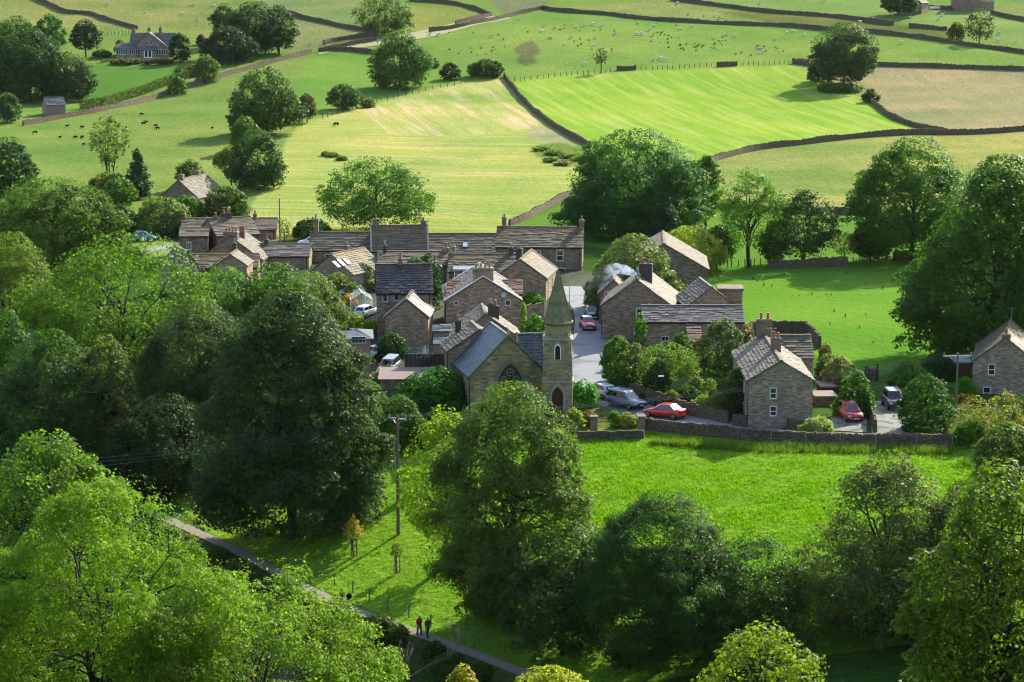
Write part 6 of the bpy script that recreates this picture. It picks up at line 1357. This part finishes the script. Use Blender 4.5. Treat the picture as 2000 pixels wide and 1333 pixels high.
def picnic():
    p = G(259, 135); o = empty('garden_table', p, .3, 'small orange brown garden table on the bungalow lawn', 'table'); m = MB(); m.box(-.8, .8, -.4, .4, .7, .76); m.build('table_top', plain('teak', (.45, .2, .08), .7), o)
    for x in (-.65, .65):
        for y in (-.3, .3): m = MB(); m.box(x - .05, x + .05, y - .05, y + .05, -.05, .697); m.build('leg', plain('teak', (.45, .2, .08), .7), o)
picnic()
# smoke drifting from the chimney
def smoke():
    D = 276.5; a = at(1247, 543, D); pts = [(0, 0, -.05), (-.25, .05, .28), (-.8, .1, .62), (-1.6, .2, .95), (-2.5, .4, 1.05), (-3.6, .8, .75), (-5.2, 1.4, -.2), (-7.5, 2.2, -1.6), (-9.5, 3.5, -2.6)]; m = MB(); m.tube(pts, [.10, .22, .45, .62, .70, .85, 1.0, 1.2, .9], 12)
    t = NT('chimney_smoke'); v = t.n('VolumePrincipled'); v.inputs['Color'].default_value = (.78, .86, 1.0, 1)
    x = t.n('SeparateXYZ'); t.l(t.obj(), x.inputs[0]); fade = t.ramp(x.outputs[0], -4.2, -.8, .035, 1.0); n = t.ramp(t.noise(t.obj(), 1.5, 4), .40, .62)
    t.l(t.math('MULTIPLY', t.math('MULTIPLY', n, t.math('POWER', fade, 1.3)), 2.6), v.inputs['Density']); t.l(v.outputs[0], t.out.inputs[1]); o = m.build('smoke_plume', t.m, None, True, loc=a); tag(o, 'thin bluish smoke drifting left from the cottage chimney', 'smoke', kind='stuff')
smoke()
# ------------------------------------------------------------------ animals and people (one skinned surface each)
def skin_mesh(name, verts, edges, radii, sub=1):
    me = bpy.data.meshes.new(name); me.from_pydata(verts, edges, []); o = bpy.data.objects.new(name + '_cage', me); COL.objects.link(o); md = o.modifiers.new('skin', 'SKIN'); md.use_smooth_shade = True
    for v, r in zip(me.skin_vertices[0].data, radii): v.radius = (r, r) if not hasattr(r, '__len__') else r
    for i, v in enumerate(me.skin_vertices[0].data): v.use_root = (i == 0)
    sb = o.modifiers.new('sub', 'SUBSURF'); sb.levels = sub; sb.render_levels = sub
    dg = bpy.context.evaluated_depsgraph_get(); out = bpy.data.meshes.new_from_object(o.evaluated_get(dg)); bpy.data.objects.remove(o); out.name = name; return out
def beast(kind, grazing=True, sub=1):
    if kind == 'cow':
        L, hz, leg, rb = 1.5, 1.02, .95, .34; hd = [(.98, 0, .95), (1.2, 0, .55), (1.42, 0, .12)] if grazing else [(1.0, 0, 1.25), (1.25, 0, 1.5), (1.6, 0, 1.42)]; hr = [.21, .16, .10]
    else:
        L, hz, leg, rb = .78, .62, .5, .27; hd = [(.52, 0, .62), (.66, 0, .38), (.80, 0, .12)] if grazing else [(.52, 0, .75), (.62, 0, .92), (.80, 0, .88)]; hr = [.15, .10, .065]
    V = [(0, 0, hz), (L * .30, 0, hz + .02), (L * .52, 0, hz + .02), (-L * .30, 0, hz), (-L * .5, 0, hz + .05)]; E = [(0, 1), (1, 2), (0, 3), (3, 4)]; R_ = [rb, rb * 1.02, rb * .75, rb, rb * .72]
    a = 2
    for p, r in zip(hd, hr): V.append(p); R_.append(r); E.append((a, len(V) - 1)); a = len(V) - 1
    V.append((-L * .58, 0, hz * .45)); R_.append(.04 if kind == 'cow' else .05); E.append((4, len(V) - 1))
    q = 1.0 if kind == 'cow' else .55
    for sg in (-1, 1):
        for par, x, kx, fx in ((1, L * .36, .02, 0.0), (3, -L * .36, .10, -.10)):
            i = len(V); y = sg * rb * .55; V += [(x, y, hz * .62), (x + kx * q, y, hz * .34 if par == 1 else hz * .42), (x + fx * q, y, hz * .12), (x + (fx + .02) * q, y, .02)]; R_ += [.15 * q * 1.2, .08 * q * 1.2, .055 * q * 1.2, .06 * q * 1.2]; E += [(par, i), (i, i + 1), (i + 1, i + 2), (i + 2, i + 3)]
    hi = 5 + 1
    for sg in (-1, 1): i = len(V); p = V[hi]; V.append((p[0] - .02, sg * (.17 if kind == 'cow' else .14), p[2] + .06)); R_.append(.045 if kind == 'cow' else .035); E.append((hi, i))
    return skin_mesh(kind, V, E, R_, sub)
CG, CS = beast('cow'), beast('cow', False); SG, SS = beast('sheep'), beast('sheep', False)
def animal(me, name, px, py, heading, scale, col, label, cat, group=None):
    p = G(px, py); o = bpy.data.objects.new(name, me); COL.objects.link(o); 
    if not me.materials: me.materials.append(FUR)
    o.location = p; o.rotation_euler = (0, 0, math.radians(heading)); o.scale = (scale,) * 3; o.color = col + (1,); tag(o, label, cat, group); return o
animal(CG, 'cow', 657, 247, 200, .68, (.014, .013, .012), 'solitary black cow grazing on the upper left of the hay meadow', 'cow')
animal(CS, 'cow', 601, 190, 150, .7, (.018, .015, .013), 'black cow half hidden behind the small brownish tree', 'cow')
for k, (x, y) in enumerate([(131, 249), (161, 251), (69, 262), (117, 271), (148, 271), (161, 271), (163, 285), (276, 226), (281, 244), (286, 241), (304, 248), (308, 254), (415, 253), (442, 231)]):
    animal(CG if k % 3 else CS, 'cow', x, y, (20, 160, 200, -30, 175, 240, 60)[k % 7], .44 + .04 * (k % 3), (.016, .014, .013), 'small black calf in the scattered herd on the left hand field', 'calf', 'black calves on the left field')
SHEEP = [(1064,53),(1083,58),(1058,64),(1075,77),(1114,77),(1124,56),(1141,53),(1158,50),(1175,53),(1102,57),(1202,69),(1277,54),(1268,61),(1244,69),(1254,69),(1328,60),(1353,54),(1415,72),(1436,72),(1160,91),(1143,128),(1278,119),(1290,117),(1298,119),(1483,106),(1486,99),(1324,9),(1420,27),(1377,6),(1485,8),(1549,64),(1537,66),(1515,79),(1587,112),(1572,72),(1760,86),(1680,46),(1706,40),(1590,29),(1834,40),(1840,32),(1952,68),(1950,82),(1984,84),(1978,127),(1610,4),(1942,54),(840,70),(856,71),(959,73),(607,88),(640,84),(212,10),(378,12),(283,27),(385,41),(357,30),(418,15),(570,52),(582,53),(1013,40),(1480,98),(1490,104),(730,36)]
for k, (x, y) in enumerate(SHEEP):
    up = k % 4 == 0; v = random.uniform(.85, 1.1); pink = (x, y) in ((1083,58),(1102,57),(1486,99),(1480,98)); c = (.62 * v, .56 * v, .48 * v) if not pink else (.5, .36, .30)
    animal(SS if up else SG, 'sheep', x, y, random.choice((0, 20, 160, 185, 200, -20, 60, 120)), random.uniform(.95, 1.15), c, 'small pale sheep in the flock grazing the hillside pastures', 'sheep', 'sheep scattered over the hillside')
def rushes():
    g = random.Random(9); m = MB()
    for k in range(34):
        a, r = g.uniform(0, 6.28), g.uniform(0, .30); x, y = r * math.cos(a), r * math.sin(a); lx, ly = x * 1.6 + g.gauss(0, .08), y * 1.6 + g.gauss(0, .08); h = g.uniform(.35, .72); w = .05
        m.face(((x - w * math.sin(a), y + w * math.cos(a), -.05), (x + w * math.sin(a), y - w * math.cos(a), -.05), (lx, ly, h)))
    me = m.mesh('rush_clump', fixn=False); pts = []
    for cx, cy, sx, sy, n in ((1300, 72, 20, 7, 16), (1355, 88, 22, 7, 20), (1400, 82, 10, 8, 12), (1165, 85, 50, 12, 12), (1110, 60, 40, 10, 8), (1270, 45, 50, 5, 6), (1450, 100, 30, 8, 8), (1400, 36, 25, 4, 8), (930, 103, 25, 8, 12), (900, 66, 40, 5, 6), (1510, 100, 20, 6, 5), (1700, 62, 60, 5, 6)):
        for _ in range(n): pts.append((g.gauss(cx, sx), g.gauss(cy, sy)))
    for k, (x, y) in enumerate(pts):
        p = G(x, max(3, y)); o = bpy.data.objects.new('rush_clump', me); COL.objects.link(o); o.location = p; o.rotation_euler = (0, 0, g.uniform(0, 6)); q = g.uniform(.6, 1.35); o.scale = (q, q, q * .9); o.color = (.045, .065, .026, 1)
        if not me.materials: me.materials.append(LEAF)
        tag(o, 'dark clump of rushes standing in the sheep pasture', 'rushes', 'rush clumps dotted over the sheep pasture')
    pts = [(g.uniform(1400, 1790), g.uniform(535, 690)) for _ in range(34)]
    for x, y in pts:
        if x > 1720 and y > 640 or y > 640 and x < 1500: continue
        p = G(x, y); o = bpy.data.objects.new('thistle', me); COL.objects.link(o); o.location = p; o.rotation_euler = (0, 0, g.uniform(0, 6)); q = g.uniform(.35, .7); o.scale = (q * .8, q * .8, q * 1.5); o.color = (.075, .10, .06, 1)
        tag(o, 'upright grey green thistle in the flat green field', 'thistle', 'thistles in the flat green field')
rushes()
def person(px, py, heading, label, top, trousers, hair, stride=.18, pack=None, D=None, hgt=1.72, sleeves=True, arm=.2):
    p = G(px, py, D) + Vector((0, 0, .05)); root = empty('person', p, math.radians(heading), label, 'person'); s = hgt / 1.75
    def q(v): return tuple(c * s for c in v)
    V = [(0, 0, .95), (.02, 0, 1.12), (.03, 0, 1.30), (.02, 0, 1.44), (.03, 0, 1.53)]; R_ = [(.15, .12), (.135, .105), (.165, .115), (.10, .08), (.055, .055)]; E = [(0, 1), (1, 2), (2, 3), (3, 4)]
    V += [(.05, 0, 1.62), (.05, 0, 1.72)]; R_ += [(.085, .098), (.065, .075)]; E += [(4, 5), (5, 6)]; i = len(V); V.append((.14, 0, 1.615)); R_.append(.018); E.append((5, i))
    for sg in (-1, 1):
        d = sg * stride; i = len(V); V += [(0, sg * .10, .90), (d * .55 + .03, sg * .10, .50), (d * 1.0 - (.05 if d < 0 else 0), sg * .10, .09), (d * 1.0 + .13, sg * .11, .035)]; R_ += [.095, .065, .045, .038]; E += [(0, i), (i, i + 1), (i + 1, i + 2), (i + 2, i + 3)]
        i = len(V); a = -sg * arm; V += [(.02, sg * .19, 1.40), (a * .4 - .03, sg * .24, 1.14), (a * 1.0 + .05, sg * .23, .90)]; R_ += [.06, .045, .032]; E += [(3, i), (i, i + 1), (i + 1, i + 2)]
        h = (a + .07, sg * .23, .82); V.append(h); R_.append((.04, .022)); E.append((i + 2, i + 3)); k = i + 3
        for j in range(4): V.append((h[0] - .03 + .022 * j, h[1] - sg * .012, h[2] - (.075, .088, .085, .066)[j])); R_.append(.010); E.append((k, len(V) - 1))
        V.append((h[0] + .055, h[1] - sg * .02, h[2] - .02)); R_.append(.011); E.append((k, len(V) - 1))
    me = skin_mesh('body', [q(v) for v in V], E, [(r * s, r * s) if not hasattr(r, '__len__') else (r[0] * s, r[1] * s) for r in R_], 1)
    zz = np.array([sum(me.vertices[v].co.z for v in f.vertices) / len(f.vertices) for f in me.polygons]); yy = np.array([abs(sum(me.vertices[v].co.y for v in f.vertices)) / len(f.vertices) for f in me.polygons])
    me.materials.append(SKIN)
    link('body', me, None, root)
    def shell(name, test, mat, col, off):
        bm = bmesh.new(); bm.from_mesh(me); bm.normal_update(); kill = [f for f in bm.faces if not test(f.calc_center_median() / s)]; bmesh.ops.delete(bm, geom=kill, context='FACES')
        for v in bm.verts: v.co += v.normal * off
        m2 = bpy.data.meshes.new(name); bm.to_mesh(m2); bm.free(); m2.materials.clear(); m2.polygons.foreach_set('material_index', [0] * len(m2.polygons)); o = link(name, m2, mat, root); o.color = col + (1,); return o
    shell('trousers', lambda c: .10 < c.z < 1.0 and abs(c.y) < .19, CLOTH, trousers, .022); shell('top', lambda c: .93 < c.z < 1.50 and (abs(c.y) < .20 or c.z > (1.02 if sleeves else 1.22)), CLOTH, top, .026)
    shell('shoes', lambda c: c.z < .10, CLOTH, (.03, .025, .02), .012); shell('hair', lambda c: c.z > 1.60 and c.x < .085 or c.z > 1.70, HAIR, hair, .02)
    m = MB()
    for sg in (-1, 1): m.tube([(.135 * s, sg * .035 * s, 1.655 * s), (.142 * s, sg * .035 * s, 1.655 * s)], .012, 6)
    m.build('eyes', BLACKP, root); m = MB(); m.box(.132 * s, .140 * s, -.025 * s, .025 * s, 1.565 * s, 1.578 * s); m.build('mouth', plain('lips', (.35, .12, .1), .6), root)
    if pack: 
        m = MB(); ring_loft(m, [[Vector((-.10 - d, y * w, z * s)) for y, z in ((-.15, 1.02), (-.17, 1.25), (-.10, 1.44), (.10, 1.44), (.17, 1.25), (.15, 1.02))] for d, w in ((.0, 1), (.12, .95), (.18, .7))]); o = m.build('rucksack', CLOTH, root, smooth=False); o.color = pack + (1,)
    return root
person(819, 1243, -60, 'person walking in a red top and dark blue trousers on the lower path', (.42, .03, .06), (.03, .05, .11), (.10, .03, .015), stride=.2, D=None)
person(835, 1247, -58, 'person walking in a grey green top beside the one in red', (.07, .085, .085), (.035, .035, .06), (.09, .035, .02), stride=-.2)
person(668, 1190, 128, 'person seen from behind with a blue rucksack on the boarded path', (.02, .025, .045), (.03, .032, .04), (.08, .05, .03), pack=(.04, .07, .16), stride=.16)
person(682, 1194, 126, 'fair haired person in black seen from behind on the boarded path', (.012, .012, .014), (.025, .025, .03), (.35, .24, .13), stride=-.16)
for o in list(bpy.data.objects):                                       # the terrain hides loose ends: nothing without a mesh stays unused
    if o.type == 'EMPTY' and not o.children: bpy.data.objects.remove(o)

def haze():
    m = MB(); m.box(-1500, 1500, -60, 3150, -16, 420); t = NT('thin_summer_haze'); v = t.n('VolumePrincipled'); v.inputs['Color'].default_value = (.80, .88, 1.0, 1); v.inputs['Density'].default_value = HAZE; v.inputs['Anisotropy'].default_value = .2
    t.l(v.outputs[0], t.out.inputs[1]); o = m.build('haze', t.m); tag(o, kind='stuff')
if HAZE > 0: haze()
